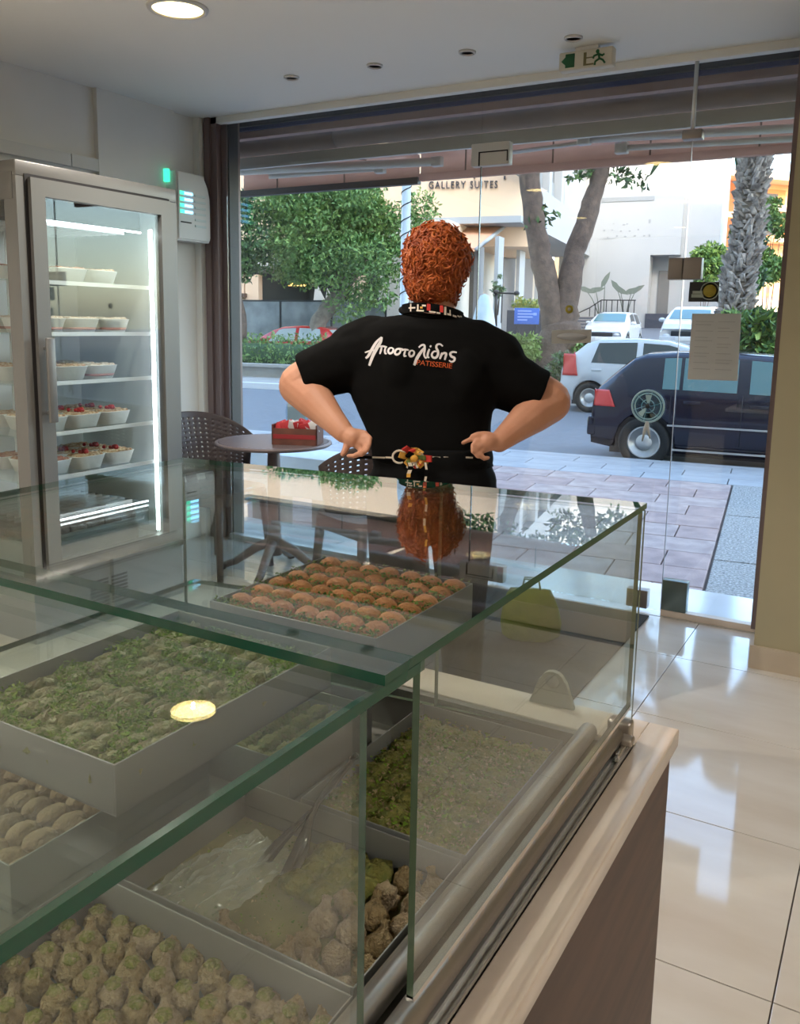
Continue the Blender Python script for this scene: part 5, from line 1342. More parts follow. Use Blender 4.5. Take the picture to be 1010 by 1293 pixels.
# ---- pastries
mat("pastry_gold", (0.54, 0.19, 0.045), 0.6, noise=(70, (0.66, 0.28, 0.09)), bump=(120, .5))
mat("pastry_orange", (0.66, 0.24, 0.07), 0.55, noise=(60, (0.74, 0.32, 0.11)), bump=(140, .5))
mat("pastry_tan", (0.55, 0.40, 0.22), 0.65, noise=(80, (0.42, 0.28, 0.13)), bump=(160, .9))
mat("pastry_pale", (0.60, 0.44, 0.29), 0.65, noise=(80, (0.48, 0.33, 0.19)), bump=(160, .9))
mat("pastry_brown", (0.36, 0.23, 0.12), 0.6, noise=(60, (0.28, 0.16, 0.08)), bump=(120, .6))
mat("pastry_nutty", (0.42, 0.34, 0.19), 0.40, noise=(45, (0.19, 0.23, 0.05)), bump=(110, .9))
mat("pistachio", (0.15, 0.30, 0.008), 0.75, noise=(80, (0.30, 0.37, 0.05)))
mat("pistachio_dark", (0.10, 0.21, 0.008), 0.75, noise=(80, (0.21, 0.26, 0.035)))
mat("pistachio_gold", (0.30, 0.26, 0.06), 0.7, noise=(70, (0.18, 0.20, 0.045)), bump=(120, .8))
mat("pistachio_soft", (0.26, 0.27, 0.05), 0.8, noise=(150, (0.46, 0.36, 0.17)), bump=(200, .8))
mat("syrup", (0.20, 0.18, 0.075), 0.5, noise=(18, (0.34, 0.30, 0.13)))
def tray(name, label, x0, x1, y0, y1, zb, zt, m_="tray_grey"):
    t = thing(name, label, "tray", ((x0 + x1) / 2, (y0 + y1) / 2, zb)); W, D = (x1 - x0) / 2, (y1 - y0) / 2; H_ = zt - zb; th = .0022
    mb = MB(); mb.box((-W, -D, 0), (W, D, .002)); mb.build("base", m_, t)
    for lo, hi in (((-W, -D, 0), (-W + th, D, H_)), ((W - th, -D, 0), (W, D, H_)), ((-W + th, -D, 0), (W - th, -D + th, H_)), ((-W + th, D - th, 0), (W - th, D, H_))):
        mb = MB(); mb.bevbox(lo, hi, .0009); mb.build("side", m_, t)
    return t
def crumbs(name, label, x0, x1, y0, y1, z0, z1, n, size, mats, seed, fn=None):
    """chopped nuts strewn over a tray: too many to count"""
    g = np.random.default_rng(seed); mb = MB()
    for i in range(n):
        x, y = g.uniform(x0, x1), g.uniform(y0, y1)
        if fn and not fn(x, y, g): continue
        z = g.uniform(z0, z1); s = size * g.uniform(.5, 1.3)
        d = [Vector((g.normal(), g.normal(), g.normal() * .6)).normalized() * s for _ in range(4)]
        c = Vector((x, y, z)); mb.add([c + q for q in d], [(0, 1, 2), (0, 2, 3), (0, 3, 1), (1, 3, 2)], int(g.integers(0, len(mats))))
    o = mb.build(name, mats); return tag(o, label, "crumbs", None, "stuff")
def lumpy(seed, rx, ry, rz, m_, name, amp=.12, n=12, m=7, flat=True, tip=0.0):
    g = np.random.default_rng(seed); ph = g.uniform(0, 6.28, 6); mb = MB()
    prof = [math.pi * i / m for i in range(m + 1)]; vs = []
    for a in prof:
        for k_ in range(n):
            th = math.tau * k_ / n
            d = Vector((math.sin(a) * math.cos(th), math.sin(a) * math.sin(th), -math.cos(a)))
            q = 1 + amp * (math.sin(5 * th + ph[0] + 2 * d.z) * .6 + math.sin(9 * th + ph[1]) * .5 * math.sin(a) + math.sin(4 * d.z + ph[2]) * .5)
            x, y, z = d.x * rx * q, d.y * ry * q, d.z * rz * q
            if tip: x += tip * rx * max(0, d.x) ** 3; z += .55 * tip * rz * max(0, d.x) ** 4
            vs.append((x, y, max(z, -rz * .78) + rz * .78))
    fs = [(i * n + k_, i * n + (k_ + 1) % n, (i + 1) * n + (k_ + 1) % n, (i + 1) * n + k_) for i in range(m) for k_ in range(n)]
    return mb.add(vs, fs, 0, True).mesh(name, m_)
# tray of orange rolls (upper shelf, far)
T1 = tray("pastry_tray", "grey tray of orange rolls with green lines, upper shelf, far end", -.815, -.538, .880, 1.160, ZS, .960)
rollv = [lumpy(s, .0202, .0166, .0155, "pastry_orange" if s % 2 else "pastry_gold", "roll", .05) for s in range(4)]
g = np.random.default_rng(3)
nx, ny = 7, 6
for j in range(ny):
    for i in range(nx):
        x = -.806 + .0375 * (i + .55); y = .892 + .0445 * (j + .5)
        o = link("pastry_roll", rollv[(i + j * 3) % 4]); o.location = (x + g.normal() * .0012, y + g.normal() * .0012, ZS + .0405); o.rotation_euler = (0, 0, g.normal() * .08)
        tag(o, "orange nut roll, %s from the left in the %s row from us, upper far tray" % (ORD[i], ORD[j]), "pastry", "orange rolls in the far upper tray")
tag(MB().box((-.812, .884, ZS + .003), (-.541, 1.157, ZS + .040)).build("pastry_layer", "pastry_gold"), "bed of golden pastry under the orange rolls", "pastry")
crumbs("chopped_pistachio", "green chopped pistachio in lines between the orange rolls", -.812, -.541, .884, 1.157, ZS + .050, ZS + .066, 11000, .0030, ["pistachio", "pistachio_dark"], 5,
       lambda x, y, g: abs(((y - .892) / .0445 + .5) % 1 - .5) < .17 + .035 * g.normal())
# tray of green nut-strewn pieces (upper shelf, near)
T2 = tray("pastry_tray", "grey tray of green-strewn twisted pastries, on the upper shelf nearer us", -.842, -.583, .502, .845, ZS, .951)
gv = [lumpy(20 + s, .0115, .0235, .0105, "pastry_nutty", "pastry", .22) for s in range(5)]
for j in range(9):
    for i in range(10):
        x = -.834 + .0248 * (i + .5); y = .508 + .0370 * (j + .5)
        o = link("pastry_twist", gv[(i * 3 + j * 2) % 5]); o.location = (x + g.normal() * .002, y + g.normal() * .003, ZS + .022 + g.normal() * .002); o.rotation_euler = (g.normal() * .1, g.normal() * .15, -.25 + g.normal() * .2)
        tag(o, "green-strewn twist, %s from the left in the %s row from us, nearer upper tray" % (ORD[i], ORD[j]), "pastry", "green twists in the nearer upper tray")
tag(MB().box((-.839, .506, ZS + .003), (-.586, .842, ZS + .022)).build("pastry_layer", "pastry_nutty"), "bed of syrupy pastry under the green-strewn twists", "pastry")
crumbs("chopped_pistachio", "green chopped pistachio strewn in bands over the twisted pastries", -.838, -.587, .507, .841, ZS + .033, ZS + .043, 15000, .0027, ["pistachio", "pistachio_dark"], 6,
       lambda x, y, g: (math.sin((y + .35 * x) * 78 + 1.5 * math.sin(x * 40)) + .5 * math.sin(x * 55 + y * 20) + g.normal() * .45) > .0)
# lower trays
ZB, ZT = .6905, .750
T3 = tray("pastry_tray", "grey tray of flaky green-gold baklava squares, at the bottom of the far end", -.615, -.380, .823, 1.150, ZB, ZT)
sqv = [lumpy(40 + s, .0215, .0215, .013, "pistachio_gold", "baklava", .16, 12, 6) for s in range(4)]
for j in range(8):
    for i in range(6):
        o = link("baklava_square", sqv[(i + 2 * j) % 4]); o.location = (-.611 + .0378 * (i + .55) + g.normal() * .001, .829 + .0396 * (j + .5) + g.normal() * .001, ZB + .022); o.rotation_euler = (0, 0, .78 + g.normal() * .1)
        tag(o, "green-gold baklava piece, %s from the left in the %s row from us, far bottom tray" % (ORD[i], ORD[j]), "pastry", "baklava pieces in the far bottom tray")
tag(MB().box((-.612, .826, ZB + .003), (-.383, 1.147, ZB + .030)).build("pastry_layer", "pistachio_gold"), "bed of green-gold pastry under the baklava pieces", "pastry")
crumbs("pastry_flakes", "green and golden flakes over the baklava pieces at the far end", -.611, -.384, .827, 1.146, ZB + .036, ZB + .046, 4200, .0034, ["pistachio_gold", "pistachio", "pastry_tan"], 7)
T4 = tray("pastry_tray", "half-empty grey tray with tongs and plastic film, in the middle of the bottom row", -.700, -.380, .590, .815, ZB, ZT)
tag(MB().box((-.697, .593, ZB + .003), (-.383, .812, ZB + .012)).build("syrup_layer", "syrup"), "greenish syrup and crumbs on the base of the half-empty tray", "syrup")
def purse_mesh(seed, m_):
    """a gathered pastry purse: round body, pleats running up to a pinched tail that leans over"""
    g = np.random.default_rng(seed); n = 26; R0, L0 = .0158, .043
    tab = [(0, .0), (.05, .45), (.14, .80), (.28, 1.0), (.42, .98), (.55, .80), (.66, .56), (.76, .36), (.85, .26), (.93, .26), (1, .33)]
    vs = []; ph = g.uniform(0, 6.28, 3); T_ = Matrix.Rotation(R(58 + 8 * g.normal()), 4, 'Y')
    for t_, r_ in tab:
        for k_ in range(n):
            th = math.tau * k_ / n
            q = 1 + (.05 + .22 * t_) * math.sin(8 * th + ph[0] + 2.2 * t_) * (.6 if t_ < .3 else 1) + .06 * math.sin(3 * th + ph[1]) + .05 * math.sin(14 * th + ph[2] + 5 * t_)
            vs.append(T_ @ Vector((r_ * R0 * q * math.cos(th), r_ * R0 * q * math.sin(th), L0 * t_ - .35 * L0)))
    fs = [(i * n + k_, i * n + (k_ + 1) % n, (i + 1) * n + (k_ + 1) % n, (i + 1) * n + k_) for i in range(len(tab) - 1) for k_ in range(n)]
    fs.append(tuple((len(tab) - 1) * n + k_ for k_ in range(n)))
    z0 = min(v.z for v in vs) + .0025
    vs = [(v.x, v.y, max(v.z - z0, 0)) for v in vs]
    return MB().add(vs, fs, 0, True).mesh("pastry", m_)
pv_ = [purse_mesh(60 + s, "pastry_pale" if s % 2 else "pastry_tan") for s in range(5)]
nut = lumpy(80, .0088, .0080, .0042, "pistachio_soft", "pistachio", .16, 16, 8)
def purse(x, y, z, label, group, nuts=True, sc=1.0):
    o = link("pastry_purse", pv_[int(g.integers(0, 5))]); o.location = (x, y, z); o.rotation_euler = (0, 0, (R(-35) if g.random() < .55 else R(120)) + g.normal() * .3); o.scale = (sc,) * 3
    tag(o, label, "pastry", group)
    if nuts:
        q = link("pistachio", nut, o); q.location = (-.001, 0, .0235)
g = np.random.default_rng(12)
for j in range(6):
    for i in range(5):
        if i + j * .0 < 2 and j > 0: continue
        if i == 2 and j > 3: continue
        x = -.555 + .0365 * i + .006 * (j % 2); y = .612 + .036 * j
        purse(x, y, ZB + .011, "pale pastry purse, place %s in the %s row from us of the half-empty tray" % (ORD[i], ORD[j]), "pastries left in the half-empty tray", False)
crumbs("pastry_crumbs", "crumbs scattered over the base of the half-empty tray", -.695, -.42, .595, .81, ZB + .012, ZB + .016, 700, .0022, ["pistachio_dark", "pastry_tan", "pistachio"], 9)
for j in range(3):
    for i in range(3):
        o = link("baklava_square", sqv[(i + j) % 4]); o.location = (-.545 + .034 * i, .725 + .032 * j, ZB + .012); o.rotation_euler = (0, 0, .7)
        tag(o, "loose green baklava, %s from the left in %s row, half-empty tray" % (ORD[i], ORD[j]), "pastry", "loose baklava in the half-empty tray")
T5 = tray("pastry_tray", "grey tray of pistachio-topped pastry purses, nearest us at the bottom", -.720, -.376, .120, .583, ZB, ZT)
for j in range(14):
    for i in range(10):
        x = -.702 + .0328 * i + .008 * (j % 2); y = .142 + .0328 * j
        purse(x + g.normal() * .0015, y + g.normal() * .0015, ZB + .004, "pistachio-topped pastry purse, %s from the left in the %s row from us, nearest tray" % (ORD[i], ORD[j]), "pastry purses in the nearest bottom tray")
T6 = tray("pastry_tray", "grey tray of brown pastry fingers, at the bottom on the left below the green twists", -1.065, -.803, .541, .860, ZB, ZT)
fv = [lumpy(90 + s, .0165, .024, .013, "pastry_brown", "finger", .06) for s in range(3)]
for j in range(7):
    for i in range(8):
        o = link("pastry_finger", fv[(i + j) % 3]); o.location = (-1.056 + .0315 * (i + .5), .548 + .0445 * (j + .5), ZB + .022); o.rotation_euler = (0, 0, g.normal() * .06)
        tag(o, "brown pastry finger, %s from the left in the %s row from us, left bottom tray" % (ORD[i], ORD[j]), "pastry", "brown fingers in the left bottom tray")
tag(MB().box((-1.062, .544, ZB + .003), (-.806, .857, ZB + .026)).build("pastry_layer", "pastry_brown"), "bed of brown pastry under the fingers", "pastry")
T7 = tray("pastry_tray", "small grey tray of dark green pastries, behind the tongs under the upper shelf", -.930, -.679, .885, 1.100, ZB, ZT)
dv = [lumpy(100 + s, .016, .022, .012, "pistachio_gold", "pastry", .2) for s in range(3)]
for j in range(5):
    for i in range(7):
        o = link("pastry_twist", dv[(i + j) % 3]); o.location = (-.923 + .0345 * (i + .5), .890 + .041 * (j + .5), ZB + .024); o.rotation_euler = (0, 0, g.normal() * .2)
        tag(o, "dark green pastry, %s from the left in the %s row, small tray behind tongs" % (ORD[i], ORD[j]), "pastry", "dark pastries in the small bottom tray")
crumbs("chopped_pistachio", "dark green crumbs over the small tray behind the tongs", -.926, -.683, .889, 1.096, ZB + .040, ZB + .047, 1500, .0026, ["pistachio_dark", "pastry_brown"], 15)

# plastic film crumpled on the tray
mat("plastic_film", (0.80, 0.79, 0.74), 0.16, spec=1.0); MATS["plastic_film"].node_tree.nodes["Principled BSDF"].inputs["Alpha"].default_value = .30
n_ = 34; vs = []; fs = []
for i in range(n_ + 1):
    for j in range(n_ + 1):
        u_, v_ = i / n_, j / n_
        x = -.685 + .100 * u_; y = .610 + .165 * v_
        h_ = .004 + .016 * abs(mnoise.noise(Vector((x * 75, y * 16, 3)))) + .012 * abs(mnoise.noise(Vector((x * 190, y * 45, 9))))
        vs.append((x + .02 * v_, y, ZB + .014 + h_))
for i in range(n_):
    for j in range(n_):
        a = i * (n_ + 1) + j; fs.append((a, a + n_ + 1, a + n_ + 2, a + 1))
tag(MB().add(vs, fs, 0, False).build("plastic_film", "plastic_film"), "crumpled clear plastic film shining in the half-empty tray", "film")
mat("tong_steel", (0.10, 0.088, 0.078), 0.25, metal=0.7)
# serving tongs
hz = onz(447, 956, .775); t1 = onz(333, 1088, .712); t2 = onz(365, 1102, .716)
tg = thing("serving_tongs", "steel serving tongs with broad tips lying in the half-empty tray", "tongs", tuple(hz)); TO = Vector(tg.location)
for nm, tip, bow in (("arm", t1, -1), ("arm", t2, 1)):
    d = (tip - hz); sd_ = Vector((-d.y, d.x, 0)).normalized()
    pts = [hz + d * q + sd_ * (-bow) * .010 * math.sin(math.pi * min(1, q * 1.15)) + Vector((0, 0, .008 * math.sin(math.pi * q))) - TO for q in np.linspace(0, 1, 14)]
    ws = [.0045 + .0015 * (q / 13) if q < 9 else (.006 + .0085 * math.sin((q - 8.6) / 4.6 * math.pi * .62)) for q in range(14)]
    upv = Vector((0, 0, 1)) * .45 + sd_ * .9; upv.normalize()
    A = [p - upv * w_ for p, w_ in zip(pts, ws)]; B = [p + upv * w_ for p, w_ in zip(pts, ws)]
    o = MB().add(A + B, [(i, i + 1, 14 + i + 1, 14 + i) for i in range(13)], 0, True).build(nm, "tong_steel", tg)
    so = o.modifiers.new("thick", 'SOLIDIFY'); so.thickness = .0016
mb = MB(); sd0 = Vector((1, 0, 0)); mb.tube([hz - TO + Vector((-.003, -.004, -.003)), hz - TO + Vector((.0, .004, .001)), hz - TO + Vector((.004, -.002, .002))], .004, 8); mb.build("bend", "tong_steel", tg)
# little grey arched holder on the far ledge
p = onz(690, 897, ZL); hd = thing("ticket_holder", "small grey arched plastic holder standing on the far marble ledge", "holder", (p.x, 1.232, ZL), R(4))
pr = [(-.036, 0), (.036, 0), (.022, .040)] + [(.019 * math.cos(a), .040 + .016 * math.sin(a)) for a in np.linspace(.2, math.pi - .2, 7)] + [(-.022, .040)]
mb = MB(); mb.prism(pr, -.005, .005, 0, Matrix.Rotation(R(90), 4, 'X')); mb.build("plate", "grey_plastic", hd)
mb = MB(); mb.lathe([(1e-6, 0), (.011, 0), (.011, -.001), (1e-6, -.001)], 16, 0, Matrix.Translation((0, -.0052, .040)) @ Matrix.Rotation(R(90), 4, 'X')); mb.build("disc", "print_grey", hd)

# ------------------------------------------------------------------ the person
mat("skin", (0.62, 0.30, 0.185), 0.55, noise=(9, (0.57, 0.255, 0.15)), bump=(220, .08))
mat("hair_orange", (0.43, 0.092, 0.011), 0.6, noise=(22, (0.27, 0.045, 0.006)))
mat("hair_light", (0.50, 0.115, 0.016), 0.55)
mat("cloth_black", (0.0045, 0.0042, 0.004), 0.95, spec=0.12)
mat("trouser_dark", (0.0055, 0.0055, 0.006), 0.9, spec=0.15)
mat("lettering_white", (0.78, 0.72, 0.70), 0.7); mat("lettering_orange", (0.62, 0.10, 0.015), 0.7)
mat("print_red", (0.60, 0.03, 0.02), 0.7); mat("print_cream", (0.72, 0.62, 0.50), 0.7); mat("print_yellow", (0.72, 0.36, 0.05), 0.7); mat("print_green", (0.16, 0.26, 0.06), .7)
KP = 2.87
pc = at(545, 600, KP)
pr_ = thing("person", "person with curly orange hair in a black shirt, seen from behind, hands on hips", "person", (pc.x, pc.y, 0), R(30.04))
PM = pr_.matrix_world
bpy.context.view_layer.update(); PM = pr_.matrix_world.copy(); PI_ = PM.inverted()
def W(px, py, k=KP): return PI_ @ at(px, py, k)        # picture point at depth k, in the person's frame: x to her right, y forward (away)
S = KP / F_PX                                             # metres per pixel at her distance
def caps(mb, pts, n=16):
    for (a, ra), (b, rb) in zip(pts, pts[1:]): capsule(mb, a, b, ra, rb, n)
def hand(mb, wrist, palm_c, side, knuckles, tips, thumb):
    """palm between wrist and knuckles, four fingers each in three bones, thumb from the side"""
    capsule(mb, wrist, palm_c, .027, .031, 12)
    for kn in knuckles: capsule(mb, palm_c, kn, .021, .0108, 10); capsule(mb, wrist, kn, .021, .0108, 10)
    for kn, tp in zip(knuckles, tips):
        prev = kn; rr = (.0090, .0084, .0078, .0070)
        for i_, q in enumerate(tp):
            capsule(mb, prev, q, rr[i_], rr[i_ + 1], 10); prev = q
    prev = thumb[0]
    for q, r0, r1 in zip(thumb[1:], (.016, .0125, .0110), (.0125, .011, .0095)): capsule(mb, prev, q, r0, r1, 10); prev = q
bm_ = MB()
# head, neck, ears, face
hc = W(551, 334)
bm_.ell(hc + Vector((0, .005, .012)), (.077, .095, .098), 20, 14)
bm_.ell(hc + Vector((.004, .035, -.055)), (.058, .060, .062), 16, 10)
caps(bm_, [(hc + Vector((.002, -.004, -.05)), .056), (W(553, 395), .060), (W(553, 412), .075)])
for s in (-1, 1):
    bm_.ell(hc + Vector((s * .080, .008, -.018)), (.010, .018, .031), 12, 8, 0, Matrix.Rotation(s * .25, 4, 'Z'))
    bm_.ell(hc + Vector((s * .045, .078, -.035)), (.026, .022, .026), 10, 8)
    bm_.ell(hc + Vector((s * .032, .094, .012)), (.020, .012, .008), 10, 6)
caps(bm_, [(hc + Vector((0, .093, .012)), .010), (hc + Vector((0, .115, -.024)), .014)], 10)
bm_.ell(hc + Vector((0, .092, -.058)), (.024, .012, .007), 10, 6); bm_.ell(hc + Vector((0, .083, -.092)), (.026, .022, .020), 12, 8)
# shoulders and upper arms run inside the shirt
LS, RS = W(440, 445), W(622, 462)
LE, RE = W(379, 485, KP + .01), W(693, 506, KP + .01)
LW, RW = W(434, 546, KP - .13), W(630, 558, KP - .13)
caps(bm_, [(W(553, 412), .07), (LS, .070)]); caps(bm_, [(W(553, 412), .07), (RS, .070)])
caps(bm_, [(LS, .076), (LS.lerp(LE, .6), .071), (LE, .070)]); caps(bm_, [(RS, .076), (RS.lerp(RE, .6), .073), (RE, .072)])
caps(bm_, [(LE + Vector((-.004, 0, -.006)), .068), (LE.lerp(LW, .35), .063), (LE.lerp(LW, .75), .043), (LW, .034)])
caps(bm_, [(RE + Vector((.004, 0, -.006)), .069), (RE.lerp(RW, .35), .064), (RE.lerp(RW, .75), .044), (RW, .034)])
# left hand: back of the wrist on the hip, fingers curled back
def H(px, py, dk): return W(px, py, KP + dk)
hand(bm_, LW, H(446, 553, -.15), -1,
     [H(460, 547, -.155), H(461, 553, -.165), H(459, 560, -.17), H(455, 566, -.165)],
     [[H(467, 553, -.17), H(466, 562, -.185), H(460, 566, -.185)], [H(466, 561, -.18), H(463, 569, -.19), H(456, 571, -.185)], [H(463, 568, -.18), H(457, 574, -.185), H(450, 573, -.18)], [H(455, 573, -.175), H(447, 576, -.18), H(440, 575.5, -.175)]],
     [H(440, 556, -.145), H(438, 562, -.15), H(436, 568, -.155), H(433, 573, -.16)])
# right hand: thumb pointing to the spine, fingers folded under
hand(bm_, RW, H(615, 558, -.15), 1,
     [H(604, 551, -.155), H(602, 557, -.165), H(604, 564, -.17), H(608, 569, -.165)],
     [[H(598, 553, -.16), H(591, 556, -.155), H(584.5, 559, -.145)], [H(597, 563, -.175), H(597, 570, -.18), H(602, 573, -.175)], [H(599, 570, -.175), H(603, 576, -.178), H(609, 576, -.17)], [H(605, 574, -.17), H(611, 579, -.17), H(616, 578, -.165)]],
     [H(618, 551, -.145), H(611, 549, -.155), H(604, 549, -.16), H(597, 551, -.16)])
# trunk under the clothes and legs, so that the figure is whole
tr_ = [(W(552, 425), (.175, .10, .07)), (W(545, 470), (.185, .12, .11)), (W(543, 525), (.185, .12, .11)), (W(545, 575), (.19, .125, .10)), (W(546, 610), (.195, .13, .10))]
for c, r3 in tr_: bm_.ell(c, r3, 20, 12)
hipz = W(546, 620).z
Lh, Rh = Vector((-.10, .0, hipz)), Vector((.10, .0, hipz))
LF, RF = Vector((-.125, .0, .08)), Vector((.125, .02, .08))
for a, b in ((Lh, LF), (Rh, RF)): caps(bm_, [(a, .095), (a.lerp(b, .5), .068), (a.lerp(b, .72), .060), (b, .042)])
body = fuse(bm_, "body", "skin", .0038, 4, pr_)
# eyes
mat("eye_white", (.8, .8, .78), .2); mat("eye_iris", (.08, .05, .03), .2); mat("lip", (.45, .12, .10), .5)
for s in (-1, 1):
    mb = MB(); mb.ell(hc + Vector((s * .031, .090, .0)), (.012, .010, .009), 12, 8); o = mb.build("eye", "eye_white", pr_)
    mb = MB(); mb.ell(hc + Vector((s * .031, .097, .0)), (.005, .005, .005), 10, 6); mb.build("iris", "eye_iris", o)
mb = MB(); mb.ell(hc + Vector((0, .098, -.058)), (.022, .008, .005), 12, 6); mb.build("mouth", "lip", pr_)

# ---- shirt: torso rings and two wide short sleeves grown into one cloth
rings = [(397, 520, 584, .070, 0), (404, 484, 610, .095, 0), (414, 450, 630, .118, 0), (430, 436, 642, .135, 0), (450, 432, 648, .145, 0), (475, 436, 640, .150, 0), (495, 440, 629, .150, 0), (515, 447, 622, .148, 0), (535, 456, 619, .146, 0), (555, 465, 618, .148, .0), (572, 468, 621, .152, .0), (584, 469, 624, .155, .0)]
sb = MB(); vs = []; NR = 40
for (y, x0, x1, dp, off) in rings:
    cx_ = (x0 + x1) / 2; hw_ = (x1 - x0) / 2 * S
    c = W(cx_, y + (cx_ - 545) * .0)
    tilt = math.tan(R(2.6))
    for k_ in range(NR):
        th = math.tau * k_ / NR; ct, s_ = math.cos(th), math.sin(th); d = (abs(ct) ** 2.5 + abs(s_) ** 2.5) ** (-1 / 2.5)
        xx = ct * d * hw_
        vs.append((c.x + xx, c.y + s_ * d * dp + .012, c.z - xx * tilt))
fs = [(i * NR + k_, i * NR + (k_ + 1) % NR, (i + 1) * NR + (k_ + 1) % NR, (i + 1) * NR + k_) for i in range(len(rings) - 1) for k_ in range(NR)]
fs = [tuple(reversed(f)) for f in fs] + [tuple(range(NR)), tuple((len(rings) - 1) * NR + k_ for k_ in range(NR - 1, -1, -1))]
sb.add(vs, fs, 0, True)
def sleeve(a, b, ra, rb):
    d = b - a; M = Matrix.Translation(a) @ d.to_track_quat('Z', 'Y').to_matrix().to_4x4(); L_ = d.length
    sb.lathe([(1e-6, -ra * .9), (ra * .6, -ra * .75), (ra * .93, -ra * .35), (ra, 0), (ra * .5 + rb * .5, L_ * .5), (rb * 1.0, L_ * .9), (rb * 1.02, L_), (1e-6, L_ + .001)], 24, 0, M)
sleeve(W(450, 452), W(383, 477), .103, .084); sleeve(W(618, 470), W(682, 500), .104, .088)
capsule(sb, W(470, 425), W(445, 440), .075, .085); capsule(sb, W(605, 432), W(630, 452), .075, .088)
for px, py, r3 in ((505, 470, .07), (585, 478, .07)): sb.ell(W(px, py) + Vector((0, -.095, 0)), (r3, .055, .10), 14, 10)
shirt = fuse(sb, "t_shirt", "cloth_black", .0062, 16, pr_)
# soft folds
dt = bpy.data.textures.new("folds", 'CLOUDS'); dt.noise_scale = .11
dm = shirt.modifiers.new("folds", 'DISPLACE'); dm.texture = dt; dm.strength = .012; dm.mid_level = .5
me = eval_mesh(shirt, "t_shirt"); shirt.modifiers.clear(); shirt.data = me
co = [v.co for v in me.vertices]
bvh = BVHTree.FromPolygons([tuple(c) for c in co], [tuple(p.vertices) for p in me.polygons])
eyeL = PI_ @ EYE
def on_shirt(px, py, lift=.0025):
    d = (PI_.to_3x3() @ ray(px, py)).normalized()
    h = bvh.ray_cast(eyeL, d)
    return (h[0] - d * lift) if h[0] is not None else W(px, py, KP - .15)
# collar
cb = MB(); cb.tube([W(545, 396) + Vector((.100 * math.cos(a) + .0, .01 + .082 * math.sin(a), .010 * math.cos(a) * -1 + .012 * math.sin(a))) for a in np.linspace(0, math.tau, 32, endpoint=False)], .011, 10, closed=True)
cb.build("collar", "cloth_black", pr_)

# ---- brush lettering across the back
def crop(x, y): return 430 + x / 5.316, 400 + y / 5.316
def stroke(mb, pts, w0, w1=None):
    w1 = w0 if w1 is None else w1
    P = []
    pts = [Vector((*p, 0)) for p in pts]
    for i in range(len(pts) - 1):
        for q in range(5):
            t_ = q / 5; p_ = [pts[max(i - 1, 0)], pts[i], pts[i + 1], pts[min(i + 2, len(pts) - 1)]]
            P.append(.5 * ((2 * p_[1]) + (p_[2] - p_[0]) * t_ + (2 * p_[0] - 5 * p_[1] + 4 * p_[2] - p_[3]) * t_ ** 2 + (-p_[0] + 3 * p_[1] - 3 * p_[2] + p_[3]) * t_ ** 3))
    P.append(pts[-1]); N = len(P); V = []
    for i, p in enumerate(P):
        tg_ = (P[min(i + 1, N - 1)] - P[max(i - 1, 0)]).normalized(); nn = Vector((-tg_.y, tg_.x, 0))
        w_ = (w0 + (w1 - w0) * i / (N - 1)) / 2 * (.55 + .45 * math.sin(math.pi * min(1, max(0, (i + .8) / (N + .6)))))
        for q in (nn * w_, -nn * w_):
            V.append(on_shirt(*crop(p.x + q.x, p.y + q.y)))
    mb.add(V, [(2 * i, 2 * i + 1, 2 * i + 3, 2 * i + 2) for i in range(N - 1)])
lb = MB()
for pts, w0, w1 in (
    ([(168, 278), (186, 262), (212, 215), (240, 170), (276, 136)], 14, 12), ([(276, 136), (268, 168), (246, 205), (218, 258), (192, 328)], 15, 17), ([(163, 240), (200, 228), (246, 222)], 8, 7),
    ([(258, 200), (285, 198), (312, 204)], 9, 8), ([(276, 202), (270, 228), (263, 250)], 10, 9), ([(302, 204), (297, 228), (300, 246), (310, 246)], 10, 8),
    ([(345, 208), (327, 212), (319, 232), (330, 246), (348, 238), (354, 218), (343, 208)], 10, 10),
    ([(420, 218), (392, 214), (372, 222), (364, 242), (376, 254), (394, 246), (402, 228), (392, 216)], 10, 10),
    ([(408, 226), (432, 220), (458, 224)], 9, 8), ([(436, 224), (428, 248), (428, 264), (442, 262)], 10, 8),
    ([(486, 226), (468, 230), (460, 250), (470, 266), (488, 258), (494, 238), (484, 226)], 10, 10),
    ([(524, 206), (545, 190), (562, 192), (564, 220), (560, 252), (570, 276), (582, 268)], 11, 9), ([(562, 208), (540, 236), (512, 280), (494, 326)], 12, 17),
    ([(596, 216), (586, 244), (584, 268), (596, 274)], 11, 9), ([(600, 204), (608, 192)], 9, 8),
    ([(686, 198), (668, 184), (648, 188), (642, 206), (652, 228), (654, 252), (640, 274), (620, 272), (612, 254), (624, 234), (644, 232)], 11, 11),
    ([(682, 240), (674, 262), (666, 284)], 11, 10), ([(674, 262), (692, 244), (708, 248), (704, 270), (698, 290)], 10, 12),
    ([(780, 240), (752, 236), (736, 248), (744, 266), (764, 276), (762, 294), (744, 302), (728, 292)], 12, 10)):
    stroke(lb, pts, w0 * 1.5, w1 * 1.45)
so = lb.build("lettering", "lettering_white", shirt)
# small orange word under it
me = glyphs("PATISSERIE", 1.0, shear=.12, spacing=.95); me.materials.append(MATS["lettering_orange"])
bm2 = bmesh.new(); bm2.from_mesh(me)
bmesh.ops.triangulate(bm2, faces=bm2.faces[:]); bm2.to_mesh(me); bm2.free()
lo = np.min([v.co for v in me.vertices], 0); hi = np.max([v.co for v in me.vertices], 0)
for v in me.vertices:
    u_ = (v.co.x - lo[0]) / (hi[0] - lo[0]); w_ = (v.co.y - lo[1]) / (hi[1] - lo[1])
    v.co = on_shirt(*crop(510 + 240 * u_, 322 - 34 * w_ + 26 * u_), .003)
link("lettering_small", me, shirt)

